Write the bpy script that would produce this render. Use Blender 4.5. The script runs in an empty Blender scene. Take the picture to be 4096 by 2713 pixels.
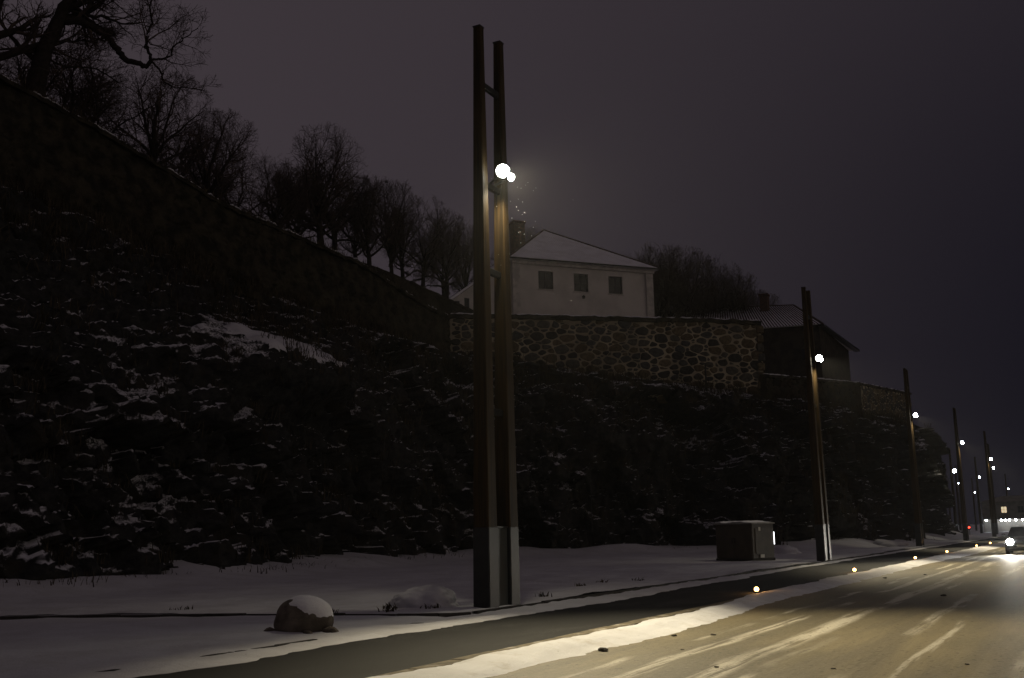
import bpy, bmesh, math, random
import numpy as np
from mathutils import Vector, Matrix, Euler

# ---------------------------------------------------------------- camera, sky, sun, exposure
scene = bpy.context.scene
C = scene.collection
YAW, PITCH, ROLL, FPX, CAMH = 0.490533, 0.179375, -0.018886, 4279.45, 1.65
cam = bpy.data.cameras.new('camera')
cam.sensor_width = 36.0
cam.lens = 36.0 * FPX / 4096.0
cam.clip_start, cam.clip_end = 0.1, 6000
camo = bpy.data.objects.new('camera', cam)
C.objects.link(camo)
_f = Vector((-math.sin(YAW) * math.cos(PITCH), math.cos(YAW) * math.cos(PITCH), math.sin(PITCH)))
_r = Vector((math.cos(YAW), math.sin(YAW), 0))
_u = _r.cross(_f)
_r2 = _r * math.cos(ROLL) + _u * math.sin(ROLL)
_u2 = -_r * math.sin(ROLL) + _u * math.cos(ROLL)
m = Matrix((_r2, _u2, -_f)).transposed().to_4x4()
m.translation = Vector((0, 0, CAMH))
camo.matrix_world = m
scene.camera = camo

world = bpy.data.worlds.new('World')
scene.world = world
world.use_nodes = True
wn = world.node_tree
wn.nodes.clear()


def wnode(t, **kw):
    n = wn.nodes.new(t)
    for k, v in kw.items():
        setattr(n, k, v)
    return n


SUN_EL, SUN_AZ = math.radians(12), math.radians(86)      # azimuth measured clockwise from +Y (the street)
# low cloud over a town at night: an even violet-grey glow that falls away towards the dark fjord
FJORD = Vector((math.sin(math.radians(12)), math.cos(math.radians(12)), 0.03)).normalized()
tc = wnode('ShaderNodeTexCoord')
dot = wnode('ShaderNodeVectorMath', operation='DOT_PRODUCT')
nrm = wnode('ShaderNodeVectorMath', operation='NORMALIZE')
wn.links.new(tc.outputs['Generated'], nrm.inputs[0])
wn.links.new(nrm.outputs[0], dot.inputs[0])
dot.inputs[1].default_value = FJORD
mad = wnode('ShaderNodeMath', operation='MULTIPLY_ADD')
mad.inputs[1].default_value = 0.5
mad.inputs[2].default_value = 0.5
wn.links.new(dot.outputs['Value'], mad.inputs[0])
pw = wnode('ShaderNodeMath', operation='POWER')
pw.inputs[1].default_value = 8.0
wn.links.new(mad.outputs[0], pw.inputs[0])
mix = wnode('ShaderNodeMix', data_type='RGBA')
mix.inputs['A'].default_value = (0.0490, 0.0388, 0.0455, 1)
mix.inputs['B'].default_value = (0.0018, 0.0022, 0.0062, 1)
wn.links.new(pw.outputs[0], mix.inputs['Factor'])
# faint broad unevenness of the cloud layer
cn = wnode('ShaderNodeTexNoise')
cn.inputs['Scale'].default_value = 1.6
cn.inputs['Detail'].default_value = 3
wn.links.new(nrm.outputs[0], cn.inputs['Vector'])
cm = wnode('ShaderNodeMapRange')
cm.inputs['To Min'].default_value = 0.90
cm.inputs['To Max'].default_value = 1.10
wn.links.new(cn.outputs['Fac'], cm.inputs['Value'])
cs = wnode('ShaderNodeVectorMath', operation='SCALE')
wn.links.new(mix.outputs['Result'], cs.inputs[0])
wn.links.new(cm.outputs[0], cs.inputs['Scale'])
bg1 = wnode('ShaderNodeBackground')
bg1.inputs['Strength'].default_value = 1.0
wn.links.new(cs.outputs[0], bg1.inputs['Color'])
sky = wnode('ShaderNodeTexSky', sky_type='NISHITA')
sky.sun_disc = False
sky.sun_elevation = math.radians(-6)
sky.sun_rotation = SUN_AZ
bg2 = wnode('ShaderNodeBackground')
bg2.inputs['Strength'].default_value = 0.05
wn.links.new(sky.outputs[0], bg2.inputs['Color'])
ad = wnode('ShaderNodeAddShader')
wn.links.new(bg1.outputs[0], ad.inputs[0])
wn.links.new(bg2.outputs[0], ad.inputs[1])
wo = wnode('ShaderNodeOutputWorld')
wn.links.new(ad.outputs[0], wo.inputs['Surface'])

# the broad dim glow of the harbour side (night: one very weak, very soft sun)
sl = bpy.data.lights.new('sun', 'SUN')
sl.energy = 0.13
sl.angle = math.radians(50)
sl.color = (1.0, 0.84, 0.66)
so = bpy.data.objects.new('sun', sl)
C.objects.link(so)
_d = Vector((math.sin(SUN_AZ) * math.cos(SUN_EL), math.cos(SUN_AZ) * math.cos(SUN_EL), math.sin(SUN_EL)))
so.rotation_euler = _d.to_track_quat('Z', 'Y').to_euler()
so.location = (40, -20, 60)

scene.view_settings.view_transform = 'Standard'
scene.view_settings.look = 'None'
scene.view_settings.exposure = 0.0
scene.view_settings.gamma = 1.0
scene.view_settings.use_curve_mapping = False
scene.render.engine = 'CYCLES'
scene.cycles.use_denoising = True
scene.cycles.max_bounces = 6
scene.cycles.diffuse_bounces = 3
scene.cycles.sample_clamp_indirect = 2.0

LAMP_W = 10500.0
LAMP_COL = (1.0, 0.86, 0.57)

# ---------------------------------------------------------------- helpers
rng = np.random.default_rng(7)
random.seed(11)


def _hash(ix, iy, iz):
    h = (ix.astype(np.int64) * 374761393 + iy.astype(np.int64) * 668265263 + iz.astype(np.int64) * 2147483647) & 0xFFFFFFFF
    h = ((h ^ (h >> 13)) * 1274126177) & 0xFFFFFFFF
    h = (h ^ (h >> 16)) & 0xFFFFFFFF
    return h.astype(np.float64) / 4294967295.0


def vnoise(p):
    p = np.asarray(p, float)
    i = np.floor(p)
    f = p - i
    f = f * f * (3 - 2 * f)
    i = i.astype(np.int64)
    out = 0
    for dx in (0, 1):
        wx = f[..., 0] if dx else 1 - f[..., 0]
        for dy in (0, 1):
            wy = f[..., 1] if dy else 1 - f[..., 1]
            for dz in (0, 1):
                wz = f[..., 2] if dz else 1 - f[..., 2]
                out = out + _hash(i[..., 0] + dx, i[..., 1] + dy, i[..., 2] + dz) * wx * wy * wz
    return out * 2 - 1


def fbm(p, oct=4, gain=0.5):
    a, s, o = 1.0, 1.0, 0
    for k in range(oct):
        o = o + a * vnoise(np.asarray(p) * s + 17.3 * k)
        a *= gain
        s *= 2.03
    return o


def ss(a, b, x):
    t = np.clip((x - a) / (b - a), 0, 1)
    return t * t * (3 - 2 * t)


def link(o, parent=None):
    C.objects.link(o)
    if parent is not None:
        o.parent = parent
    return o


def obj(name, verts, faces, mat, parent=None, smooth=False, loc=None):
    me = bpy.data.meshes.new(name)
    me.from_pydata([tuple(v) for v in verts], [], [tuple(f) for f in faces])
    me.update()
    if smooth:
        me.polygons.foreach_set('use_smooth', [True] * len(me.polygons))
    if mat is not None:
        for mm in (mat if isinstance(mat, (list, tuple)) else [mat]):
            me.materials.append(mm)
    o = bpy.data.objects.new(name, me)
    if loc is not None:
        o.location = loc
    return link(o, parent)


def obm(name, bm, mat, parent=None, smooth=False, loc=None):
    me = bpy.data.meshes.new(name)
    bm.normal_update()
    bm.to_mesh(me)
    bm.free()
    if smooth:
        me.polygons.foreach_set('use_smooth', [True] * len(me.polygons))
    if mat is not None:
        for mm in (mat if isinstance(mat, (list, tuple)) else [mat]):
            me.materials.append(mm)
    o = bpy.data.objects.new(name, me)
    if loc is not None:
        o.location = loc
    return link(o, parent)


def empty(name, loc=(0, 0, 0), rz=0.0, parent=None):
    o = bpy.data.objects.new(name, None)
    o.location = loc
    o.rotation_euler = (0, 0, rz)
    o.empty_display_size = 0.2
    return link(o, parent)


def tag(o, label=None, cat=None, group=None, kind=None):
    if label:
        o['label'] = label
    if cat:
        o['category'] = cat
    if group:
        o['group'] = group
    if kind:
        o['kind'] = kind
    return o


def bbox(bm, x0, x1, y0, y1, z0, z1, bevel=0.0):
    g = bmesh.ops.create_cube(bm, size=1.0)
    vs = g['verts']
    for v in vs:
        v.co = Vector((x0 + (v.co.x + .5) * (x1 - x0), y0 + (v.co.y + .5) * (y1 - y0), z0 + (v.co.z + .5) * (z1 - z0)))
    if bevel > 0:
        es = list({e for v in vs for e in v.link_edges})
        bmesh.ops.bevel(bm, geom=es, offset=bevel, segments=1, affect='EDGES', profile=0.5)
    return vs


def box(name, x0, x1, y0, y1, z0, z1, mat, parent=None, bevel=0.0, loc=None):
    bm = bmesh.new()
    bbox(bm, x0, x1, y0, y1, z0, z1, bevel)
    return obm(name, bm, mat, parent, loc=loc)


def cyl(bm, p0, p1, r0, r1=None, n=12, cap=True):
    r1 = r0 if r1 is None else r1
    p0, p1 = Vector(p0), Vector(p1)
    d = (p1 - p0)
    q = d.to_track_quat('Z', 'Y')
    a, b = [], []
    for k in range(n):
        t = 2 * math.pi * k / n
        e = q @ Vector((math.cos(t), math.sin(t), 0))
        a.append(bm.verts.new(p0 + e * r0))
        b.append(bm.verts.new(p1 + e * r1))
    for k in range(n):
        bm.faces.new((a[k], a[(k + 1) % n], b[(k + 1) % n], b[k]))
    if cap:
        bm.faces.new(list(reversed(a)))
        bm.faces.new(b)
    return a + b


def grid(name, P, mat, parent=None, smooth=True):
    """P: array (n, m, 3)"""
    n, mm = P.shape[:2]
    V = P.reshape(-1, 3)
    idx = np.arange(n * mm).reshape(n, mm)
    F = np.stack([idx[:-1, :-1], idx[1:, :-1], idx[1:, 1:], idx[:-1, 1:]], -1).reshape(-1, 4)
    me = bpy.data.meshes.new(name)
    me.vertices.add(len(V))
    me.vertices.foreach_set('co', V.astype(np.float32).ravel())
    me.loops.add(F.size)
    me.loops.foreach_set('vertex_index', F.astype(np.int32).ravel())
    me.polygons.add(len(F))
    me.polygons.foreach_set('loop_start', np.arange(0, F.size, 4, dtype=np.int32))
    me.polygons.foreach_set('use_smooth', np.full(len(F), smooth, dtype=bool))
    me.update(calc_edges=True)
    me.validate()
    me.materials.append(mat)
    o = bpy.data.objects.new(name, me)
    return link(o, parent)


def copy_tree(o, parent=None):
    c = o.copy()
    C.objects.link(c)
    c.parent = parent
    for ch in list(o.children):
        copy_tree(ch, c)
    return c


# ---------------------------------------------------------------- materials
def mat_new(name):
    mt = bpy.data.materials.new(name)
    mt.use_nodes = True
    nt = mt.node_tree
    b = nt.nodes['Principled BSDF']
    return mt, nt, b


def N(nt, t, ins=None, **kw):
    n = nt.nodes.new(t)
    for k, v in kw.items():
        setattr(n, k, v)
    for k, v in (ins or {}).items():
        n.inputs[k].default_value = v
    return n


def mixc(nt, fac, a, b):
    n = N(nt, 'ShaderNodeMix', data_type='RGBA')
    for k, v in (('Factor', fac), ('A', a), ('B', b)):
        if hasattr(v, 'links') or hasattr(v, 'is_linked'):
            nt.links.new(v, n.inputs[k])
        elif isinstance(v, tuple):
            n.inputs[k].default_value = v if len(v) == 4 else (*v, 1)
        else:
            n.inputs[k].default_value = v
    return n.outputs['Result']


def ramp(nt, val, lo, hi, tmin=0.0, tmax=1.0, smooth=True):
    n = N(nt, 'ShaderNodeMapRange')
    if smooth:
        n.interpolation_type = 'SMOOTHSTEP'
    n.inputs['From Min'].default_value = lo
    n.inputs['From Max'].default_value = hi
    n.inputs['To Min'].default_value = tmin
    n.inputs['To Max'].default_value = tmax
    nt.links.new(val, n.inputs['Value'])
    return n.outputs[0]


def math2(nt, op, a, b):
    n = N(nt, 'ShaderNodeMath', operation=op)
    for k, v in ((0, a), (1, b)):
        if isinstance(v, (int, float)):
            n.inputs[k].default_value = v
        else:
            nt.links.new(v, n.inputs[k])
    return n.outputs[0]


def noise(nt, scale, detail=4, rough=0.55, stretch=None, world_space=True, seed=0.0):
    if world_space:
        g = N(nt, 'ShaderNodeNewGeometry').outputs['Position']
    else:
        g = N(nt, 'ShaderNodeTexCoord').outputs['Object']
    if stretch or seed:
        mp = N(nt, 'ShaderNodeMapping')
        if stretch:
            mp.inputs['Scale'].default_value = stretch
        mp.inputs['Location'].default_value = (seed, seed * 1.7, seed * .3)
        nt.links.new(g, mp.inputs['Vector'])
        g = mp.outputs[0]
    n = N(nt, 'ShaderNodeTexNoise', {'Scale': scale, 'Detail': detail, 'Roughness': rough})
    nt.links.new(g, n.inputs['Vector'])
    return n.outputs['Fac']


def bump(nt, b, h, strength=0.3, dist=0.05):
    n = N(nt, 'ShaderNodeBump', {'Strength': strength, 'Distance': dist})
    nt.links.new(h, n.inputs['Height'])
    nt.links.new(n.outputs[0], b.inputs['Normal'])


def simple(name, c1, c2=None, scale=3.0, rough=0.7, metallic=0.0, bmp=0.2, dist=0.02, stretch=None, ws=False, spec=0.3, lo=.35, hi=.65):
    mt, nt, b = mat_new(name)
    b.inputs['Roughness'].default_value = rough
    b.inputs['Metallic'].default_value = metallic
    b.inputs['Specular IOR Level'].default_value = spec
    if c2 is None:
        c2 = tuple(c * .7 for c in c1)
    f = noise(nt, scale, stretch=stretch, world_space=ws)
    nt.links.new(mixc(nt, ramp(nt, f, lo, hi), c1, c2), b.inputs['Base Color'])
    if bmp:
        bump(nt, b, noise(nt, scale * 4, stretch=stretch, world_space=ws), bmp, dist)
    return mt


def emit(name, col, strength):
    mt, nt, b = mat_new(name)
    b.inputs['Base Color'].default_value = (*[min(1, c) for c in col], 1)
    b.inputs['Emission Color'].default_value = (*col, 1)
    b.inputs['Emission Strength'].default_value = strength
    b.inputs['Roughness'].default_value = 0.3
    return mt


SNOW = (0.74, 0.74, 0.78)


def snow_material(name, speck=0.0, dirt=0.0, bmp=0.35, tone=1.0):
    mt, nt, b = mat_new(name)
    b.inputs['Roughness'].default_value = 0.65
    b.inputs['Specular IOR Level'].default_value = 0.2
    big = noise(nt, 0.9, 5)
    col = mixc(nt, ramp(nt, big, .35, .7), tuple(c * tone for c in SNOW), tuple(c * tone for c in (0.64, 0.635, 0.66)))
    if dirt:
        d = ramp(nt, noise(nt, 2.2, 6, .65, seed=5), .52, .70, 0, dirt)
        col = mixc(nt, d, col, (0.30, 0.25, 0.18))
    if speck:
        s = ramp(nt, noise(nt, 9.0, 5, .7, stretch=(1, .6, 1), seed=9), .66, .71, 0, speck)
        col = mixc(nt, s, col, (0.07, 0.06, 0.05))
    nt.links.new(col, b.inputs['Base Color'])
    h = math2(nt, 'ADD', noise(nt, 5, 6, .6), math2(nt, 'MULTIPLY', noise(nt, 40, 3), 0.25))
    bump(nt, b, h, bmp, 0.06)
    return mt


M = {}
M['snow'] = snow_material('snow', speck=0.45, dirt=.12, bmp=.5, tone=.84)
M['snow_clean'] = snow_material('snow_clean')
M['snow_bank'] = snow_material('snow_bank', speck=.5, dirt=.4, bmp=.4, tone=.84)
M['snow_far'] = snow_material('snow_far', dirt=.4)

# dirty packed ice with white drift lines running along the street
mt, nt, b = mat_new('road_ice')
fine = noise(nt, 14, 6, .7)
patch = noise(nt, .45, 5, .6, stretch=(1, .30, 1), seed=8)
thin = noise(nt, 1.0, 7, .66, stretch=(8.5, .38, 1), seed=12.4)
wide = noise(nt, 1.0, 4, .6, stretch=(1.1, .07, 1), seed=31)
base = mixc(nt, ramp(nt, patch, .35, .68), (0.192, 0.160, 0.096), (0.108, 0.093, 0.058))
base = mixc(nt, ramp(nt, wide, .42, .60, 0, .55), base, (0.085, 0.074, 0.055))
base = mixc(nt, ramp(nt, fine, .45, .75, 0, .5), base, (0.26, 0.222, 0.158))
# white drift lines the tyres have left, each at its own distance from the kerb
gp = N(nt, 'ShaderNodeNewGeometry').outputs['Position']
sx_ = N(nt, 'ShaderNodeSeparateXYZ')
nt.links.new(gp, sx_.inputs[0])
wv = noise(nt, .22, 3, .5, stretch=(.25, 1, 1), seed=6)
xw = math2(nt, 'ADD', sx_.outputs['X'], math2(nt, 'MULTIPLY', math2(nt, 'SUBTRACT', wv, .5), .55))
xw = math2(nt, 'ADD', xw, math2(nt, 'MULTIPLY', math2(nt, 'SUBTRACT', thin, .5), .16))
st = None
for ci, (cx_, ww_, lo_, hi_) in enumerate(((-5.55, .10, .46, .58), (-5.0, .15, .40, .52), (-4.15, .22, .38, .52), (-3.7, .10, .48, .60), (-2.75, .16, .46, .58), (-2.2, .08, .48, .6), (-.9, .20, .44, .58), (.5, .14, .45, .6), (1.9, .25, .45, .6), (3.4, .2, .45, .6))):
    dd = N(nt, 'ShaderNodeMath', operation='ABSOLUTE')
    nt.links.new(math2(nt, 'SUBTRACT', xw, cx_), dd.inputs[0])
    a_ = ramp(nt, dd.outputs[0], ww_ * .35, ww_ * 1.1, 1, 0)
    a_ = math2(nt, 'MULTIPLY', a_, ramp(nt, noise(nt, .13, 3, .6, stretch=(.2, 1, 1), seed=ci * 3.7 + 1), lo_, hi_))
    st = a_ if st is None else math2(nt, 'MAXIMUM', st, a_)
st = math2(nt, 'MULTIPLY', st, ramp(nt, thin, .38, .52))
grit = noise(nt, 27, 4, .75, seed=2.2)
base = mixc(nt, ramp(nt, grit, .56, .68, 0, .6), base, (0.075, 0.062, 0.043))
base = mixc(nt, ramp(nt, grit, .42, .32, 0, .45), base, (0.30, 0.26, 0.19))
st = math2(nt, 'MULTIPLY', st, ramp(nt, noise(nt, 26, 4, .7), .30, .55, .45, 1))
base = mixc(nt, math2(nt, 'MULTIPLY', st, .85), base, (0.54, 0.50, 0.42))
sp = ramp(nt, noise(nt, 11, 3, .65, seed=4), .615, .665, 0, .8)
base = mixc(nt, sp, base, (0.035, 0.028, 0.02))
nt.links.new(base, b.inputs['Base Color'])
b.inputs['Roughness'].default_value = 0.62
b.inputs['Specular IOR Level'].default_value = 0.28
bump(nt, b, math2(nt, 'ADD', fine, math2(nt, 'MULTIPLY', thin, .8)), 0.5, 0.03)
M['road'] = mt

# bare damp asphalt, a dusting of snow where it has blown in
mt, nt, b = mat_new('path_asphalt')
f1 = noise(nt, 60, 4, .7)
col = mixc(nt, ramp(nt, f1, .35, .7), (0.014, 0.014, 0.015), (0.028, 0.028, 0.028))
du = math2(nt, 'MULTIPLY', ramp(nt, noise(nt, .7, 6, .65, stretch=(1, .35, 1), seed=2), .48, .72), ramp(nt, noise(nt, 30, 4, .7), .40, .62))
col = mixc(nt, math2(nt, 'MULTIPLY', du, .10), col, (0.42, 0.41, 0.40))
nt.links.new(col, b.inputs['Base Color'])
b.inputs['Roughness'].default_value = 0.8
b.inputs['Specular IOR Level'].default_value = 0.12
bump(nt, b, f1, .4, .01)
M['asphalt'] = mt

# rock: dark gneiss, snow caught wherever a face is flat enough to hold it
mt, nt, b = mat_new('rock_snow')
g = N(nt, 'ShaderNodeNewGeometry')
sep = N(nt, 'ShaderNodeSeparateXYZ')
nt.links.new(g.outputs['Normal'], sep.inputs[0])
n1 = noise(nt, .55, 5, .6)
n2 = noise(nt, 2.1, 8, .70, stretch=(1, 1, 1.5))
rockc = mixc(nt, ramp(nt, n2, .35, .7), (0.020, 0.0205, 0.021), (0.050, 0.050, 0.047))
rockc = mixc(nt, ramp(nt, n1, .5, .7, 0, .7), rockc, (0.036, 0.031, 0.021))
hold = math2(nt, 'ADD', sep.outputs['Z'], math2(nt, 'MULTIPLY', math2(nt, 'SUBTRACT', n2, .5), 1.15))
hold = math2(nt, 'ADD', hold, math2(nt, 'MULTIPLY', math2(nt, 'SUBTRACT', n1, .5), .95))
zone = noise(nt, .16, 4, .6, seed=21)
hold = math2(nt, 'ADD', hold, ramp(nt, zone, .38, .62, -.34, .10))
sm = ramp(nt, hold, .70, .93)
sm = math2(nt, 'MULTIPLY', sm, ramp(nt, noise(nt, 9, 6, .75), .40, .60, .06, 1))
sm = math2(nt, 'MAXIMUM', sm, math2(nt, 'MULTIPLY', ramp(nt, sep.outputs['Z'], .82, .94), ramp(nt, noise(nt, 3, 6, .7, seed=4), .36, .48)))
nt.links.new(mixc(nt, sm, rockc, (0.74, 0.74, 0.78)), b.inputs['Base Color'])
b.inputs['Roughness'].default_value = .9
b.inputs['Specular IOR Level'].default_value = .08
bump(nt, b, math2(nt, 'ADD', n2, math2(nt, 'MULTIPLY', noise(nt, 14, 6, .7), .5)), .8, .12)
M['rock'] = mt

M['mortar'] = simple('mortar', (0.40, 0.35, 0.25), (0.24, 0.207, 0.15), .7, .95, bmp=.5, dist=.03, ws=True, spec=.1)
STONE = [simple('stone_%s' % nme, c, tuple(x * .55 for x in c), 5.0, .9, bmp=.6, dist=.03, ws=True, spec=.1) for nme, c in (
    ('grey', (.092, .086, .072)), ('brown', (.115, .090, .056)), ('dark', (.044, .043, .039)), ('ochre', (.150, .120, .075)), ('slate', (.066, .066, .064)))]
M['old_wall'] = simple('old_wall', (0.050, 0.045, 0.032), (0.020, 0.019, 0.015), 1.4, .95, bmp=.8, dist=.1, ws=True, spec=.05)
M['wood'] = simple('weathered_wood', (0.050, 0.031, 0.012), (0.022, 0.0150, 0.0075), 2.0, .6, bmp=.3, dist=.01, stretch=(9, 9, .35), ws=True, spec=.08)
M['steel'] = simple('galvanised_steel', (0.034, 0.036, 0.037), (0.025, 0.027, 0.028), 3.0, .42, 0.0, bmp=.1, dist=.004, spec=.3)
M['dark_steel'] = simple('dark_steel', (0.035, 0.036, 0.036), None, 5, .5, .6, bmp=.1, dist=.004)
M['panel'] = simple('zinc_panel', (0.060, 0.070, 0.066), (0.046, 0.054, 0.051), 1.2, .5, 0.0, bmp=.1, dist=.004)
M['lens'] = emit('lamp_lens', (0.95, 1.0, 0.92), 80.0)
M['lens_far'] = emit('lamp_lens_far', (0.85, 0.93, 1.0), 70.0)
M['plaster'] = simple('white_plaster', (0.56, 0.53, 0.475), (0.46, 0.435, 0.39), .6, .9, bmp=.2, dist=.02, ws=True, spec=.1)
M['trim'] = simple('trim_plaster', (0.52, 0.49, 0.44), None, 2, .85, bmp=.1, ws=True, spec=.1)
M['win_dark'] = simple('shutter_dark', (0.055, 0.058, 0.060), (0.04, 0.042, 0.045), 3, .6, bmp=.1)
M['glass'] = simple('night_glass', (0.022, 0.024, 0.026), (0.018, 0.019, 0.021), 2, .2, bmp=0, spec=.25)
M['roof_snow'] = snow_material('roof_snow', bmp=.2)
M['tile'] = simple('roof_tile', (0.075, 0.050, 0.040), (0.045, 0.035, 0.03), 4, .85, bmp=.3, ws=True, spec=.1)
M['brick'] = simple('chimney_brick', (0.10, 0.055, 0.042), (0.06, 0.04, 0.034), 5, .9, bmp=.4, ws=True, spec=.1)
M['dark_stone'] = simple('dark_masonry', (0.050, 0.042, 0.034), (0.028, 0.025, 0.022), 1.3, .95, bmp=.6, dist=.06, ws=True, spec=.05)
M['bark'] = simple('bark', (0.035, 0.029, 0.025), (0.022, 0.019, 0.017), 6, .95, bmp=.3, dist=.02, spec=.05)
M['twig'] = simple('twig', (0.085, 0.066, 0.055), (0.060, 0.047, 0.040), 3, .95, bmp=0, spec=.05)
M['grass'] = simple('dry_grass', (0.085, 0.070, 0.048), (0.024, 0.020, 0.013), 1.1, .95, bmp=0, ws=True, spec=.05)
mt, nt, b = mat_new('kerb_granite')
col = mixc(nt, ramp(nt, noise(nt, 6, 5, .65), .35, .65), (0.175, 0.148, 0.105), (0.10, 0.086, 0.064))
col = mixc(nt, ramp(nt, noise(nt, 1.3, 6, .7, seed=14), .54, .66, 0, .6), col, (0.50, 0.47, 0.42))
nt.links.new(col, b.inputs['Base Color'])
b.inputs['Roughness'].default_value = .85
b.inputs['Specular IOR Level'].default_value = .15
bump(nt, b, noise(nt, 30, 5, .7), .3, .01)
M['granite'] = mt
M['edging'] = simple('edging_concrete', (0.055, 0.052, 0.048), (0.035, 0.033, 0.03), 4, .9, bmp=.3, ws=True, spec=.1)
M['boulder'] = simple('boulder_rock', (0.17, 0.145, 0.115), (0.085, 0.072, 0.058), 3.5, .9, bmp=.7, dist=.03, spec=.1)
M['clod'] = simple('frozen_slush', (0.055, 0.044, 0.032), (0.03, 0.025, 0.02), 9, .9, bmp=.6, dist=.01, ws=True)
M['cabinet'] = simple('cabinet_paint', (0.075, 0.062, 0.046), (0.055, 0.046, 0.036), 2, .6, bmp=.1, dist=.005)
M['cab_lid'] = simple('cabinet_lid', (0.30, 0.29, 0.27), (0.2, 0.19, 0.18), 4, .7, bmp=.2)
M['sticker'] = simple('pale_sticker', (0.62, 0.60, 0.52), None, 5, .6, bmp=0)
M['emissive_strip'] = emit('emissive_strip', (0.97, 0.98, 1.0), 3.0)  # white with weak emission, for the cabinet's right edge
M['stud'] = emit('stud_lens', (1.0, 0.52, 0.15), 15.0)
M['headlight'] = emit('headlight_lens', (1.0, 0.97, 0.88), 120.0)
M['red_lamp'] = emit('red_lamp', (1.0, 0.04, 0.02), 9.0)
M['lit_window'] = emit('lit_window', (1.0, 0.80, 0.50), 0.75)
M['spire_glow'] = emit('spire_glow', (1.0, 0.47, 0.08), 0.55)  # floodlight falling on the spire tip, put into the material as emission
M['car_paint'] = simple('car_paint', (0.035, 0.037, 0.042), (0.03, 0.032, 0.036), 2, .3, .3, bmp=0, spec=.5)
M['rubber'] = simple('tyre_rubber', (0.02, 0.02, 0.02), None, 8, .85, bmp=.2)
M['far_wall'] = simple('far_wall', (0.16, 0.14, 0.12), (0.11, 0.10, 0.085), 1, .9, bmp=.2, ws=True)
M['flake'] = emit('flake_ice', (0.85, 0.85, 0.85), 0.0)

# ---------------------------------------------------------------- ground, road, path
def interp(x, xs, ys):
    return np.interp(x, xs, ys)


ys_f = np.concatenate([np.arange(-12, 8, .5), np.arange(8, 34, .11), 34 + (np.linspace(0, 1, 150) ** 1.7) * 240])

bm = bmesh.new()
ring = [(-3000, -600), (3000, -600), (3000, 4500), (-3000, 4500)]
bm.faces.new([bm.verts.new((x, y, -0.06)) for x, y in ring])
tag(obm('ground', bm, M['snow_far']), 'snow-covered flat ground reaching away to the horizon', None, None, 'structure')

nx = 60
xs = np.linspace(-7.35, 22, nx)
P = np.zeros((len(ys_f), nx, 3))
P[..., 0] = xs[None, :]
P[..., 1] = ys_f[:, None]
P[..., 2] = 0.012 * fbm(np.stack([P[..., 0] * 1.5, P[..., 1] * .12, P[..., 0] * 0], -1), 3)
tag(grid('road', P, M['road']), 'brown packed ice and slush on the wide street', None, None, 'structure')

xs = np.linspace(-11.3, -7.44, 22)
P = np.zeros((len(ys_f), 22, 3))
P[..., 0] = xs[None, :]
P[..., 1] = ys_f[:, None]
P[..., 2] = 0.055
tag(grid('bike_path', P, M['asphalt']), 'bare dark asphalt bike path beside the street', None, None, 'structure')

# snow left lying between the lawn edging and the bare asphalt: ragged right edge
nx = 70
t = np.linspace(0, 1, nx)
edge = -10.15 - .55 * ss(26, 48, ys_f) + .15 * fbm(np.stack([ys_f * .55, ys_f * 0, ys_f * 0], -1), 6, .68)
left = np.full_like(ys_f, -46.0)
P = np.zeros((len(ys_f), nx, 3))
w = 1 - (1 - t) ** 3.2
P[..., 0] = left[:, None] + (edge - left)[:, None] * w[None, :]
P[..., 1] = ys_f[:, None]
und = .02 * fbm(np.stack([P[..., 0] * .9, P[..., 1] * .6, P[..., 0] * 0], -1), 4) + .012 * fbm(np.stack([P[..., 0] * 4, P[..., 1] * 3, P[..., 0] * 0], -1), 3)
P[..., 2] = 0.062 + (.028 + und) * ss(0, .35, edge[:, None] - P[..., 0]) - .03 * (w[None, :] > .9999)
tag(grid('verge', P, M['snow']), 'snow lying beside the bike path, bright near the lamp', None, None, 'structure')

# raised lawn under snow: its front edge follows the dark edging line
ex = np.array([-60, -45, -30, -25, -20.2, -18, -15.5, -12.3, -11.5, -11.12])
ey = np.array([-9, 2, 8.5, 11.5, 15.1, 16.3, 17.3, 18.05, 18.3, 18.9])
cx = np.concatenate([np.linspace(-60, -24, 50), np.linspace(-23.8, -11.12, 110)])
ymin = np.interp(cx, ex, ey) + .04 * fbm(np.stack([cx * 1.2, cx * 0, cx * 0], -1), 3)
tt = np.concatenate([[0, .0002], np.linspace(.0012, 1, 260) ** 2.0])
P = np.zeros((len(cx), len(tt), 3))
P[..., 0] = cx[:, None]
P[..., 1] = ymin[:, None] + (175 - ymin)[:, None] * tt[None, :]
bx_s = np.array([-28.5, -28.5, -28.5, -29.2, -30.5, -33, -35.5, -36, -33.5, -28, -23.5, -18.8, -17, -16.3, -16, -15.8, -15.8, -16, -16, -16.5, -22])
by_s = np.array([-25, 10, 21, 28, 35, 42, 50, 58, 63.5, 68, 72.5, 78, 86, 95, 104, 118, 130, 138, 147, 156, 168.0])
bxx = np.interp(P[..., 1], by_s, bx_s)
rise = .55 * ss(-3.5, 1.0, bxx - P[..., 0]) * (1 + .6 * fbm(np.stack([P[..., 0] * .25, P[..., 1] * .25, P[..., 0] * 0], -1), 3))
P[..., 2] = .145 + .05 * fbm(np.stack([P[..., 0] * .5, P[..., 1] * .35, P[..., 0] * 0], -1), 4) + .012 * fbm(np.stack([P[..., 0] * 3, P[..., 1] * 2.5, P[..., 0] * 0], -1), 3) + rise
P[:, 0, 2] = .05
tag(grid('lawn', P, M['snow']), 'raised lawn under dim snow between the lamp row and the rock', None, None, 'structure')

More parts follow.
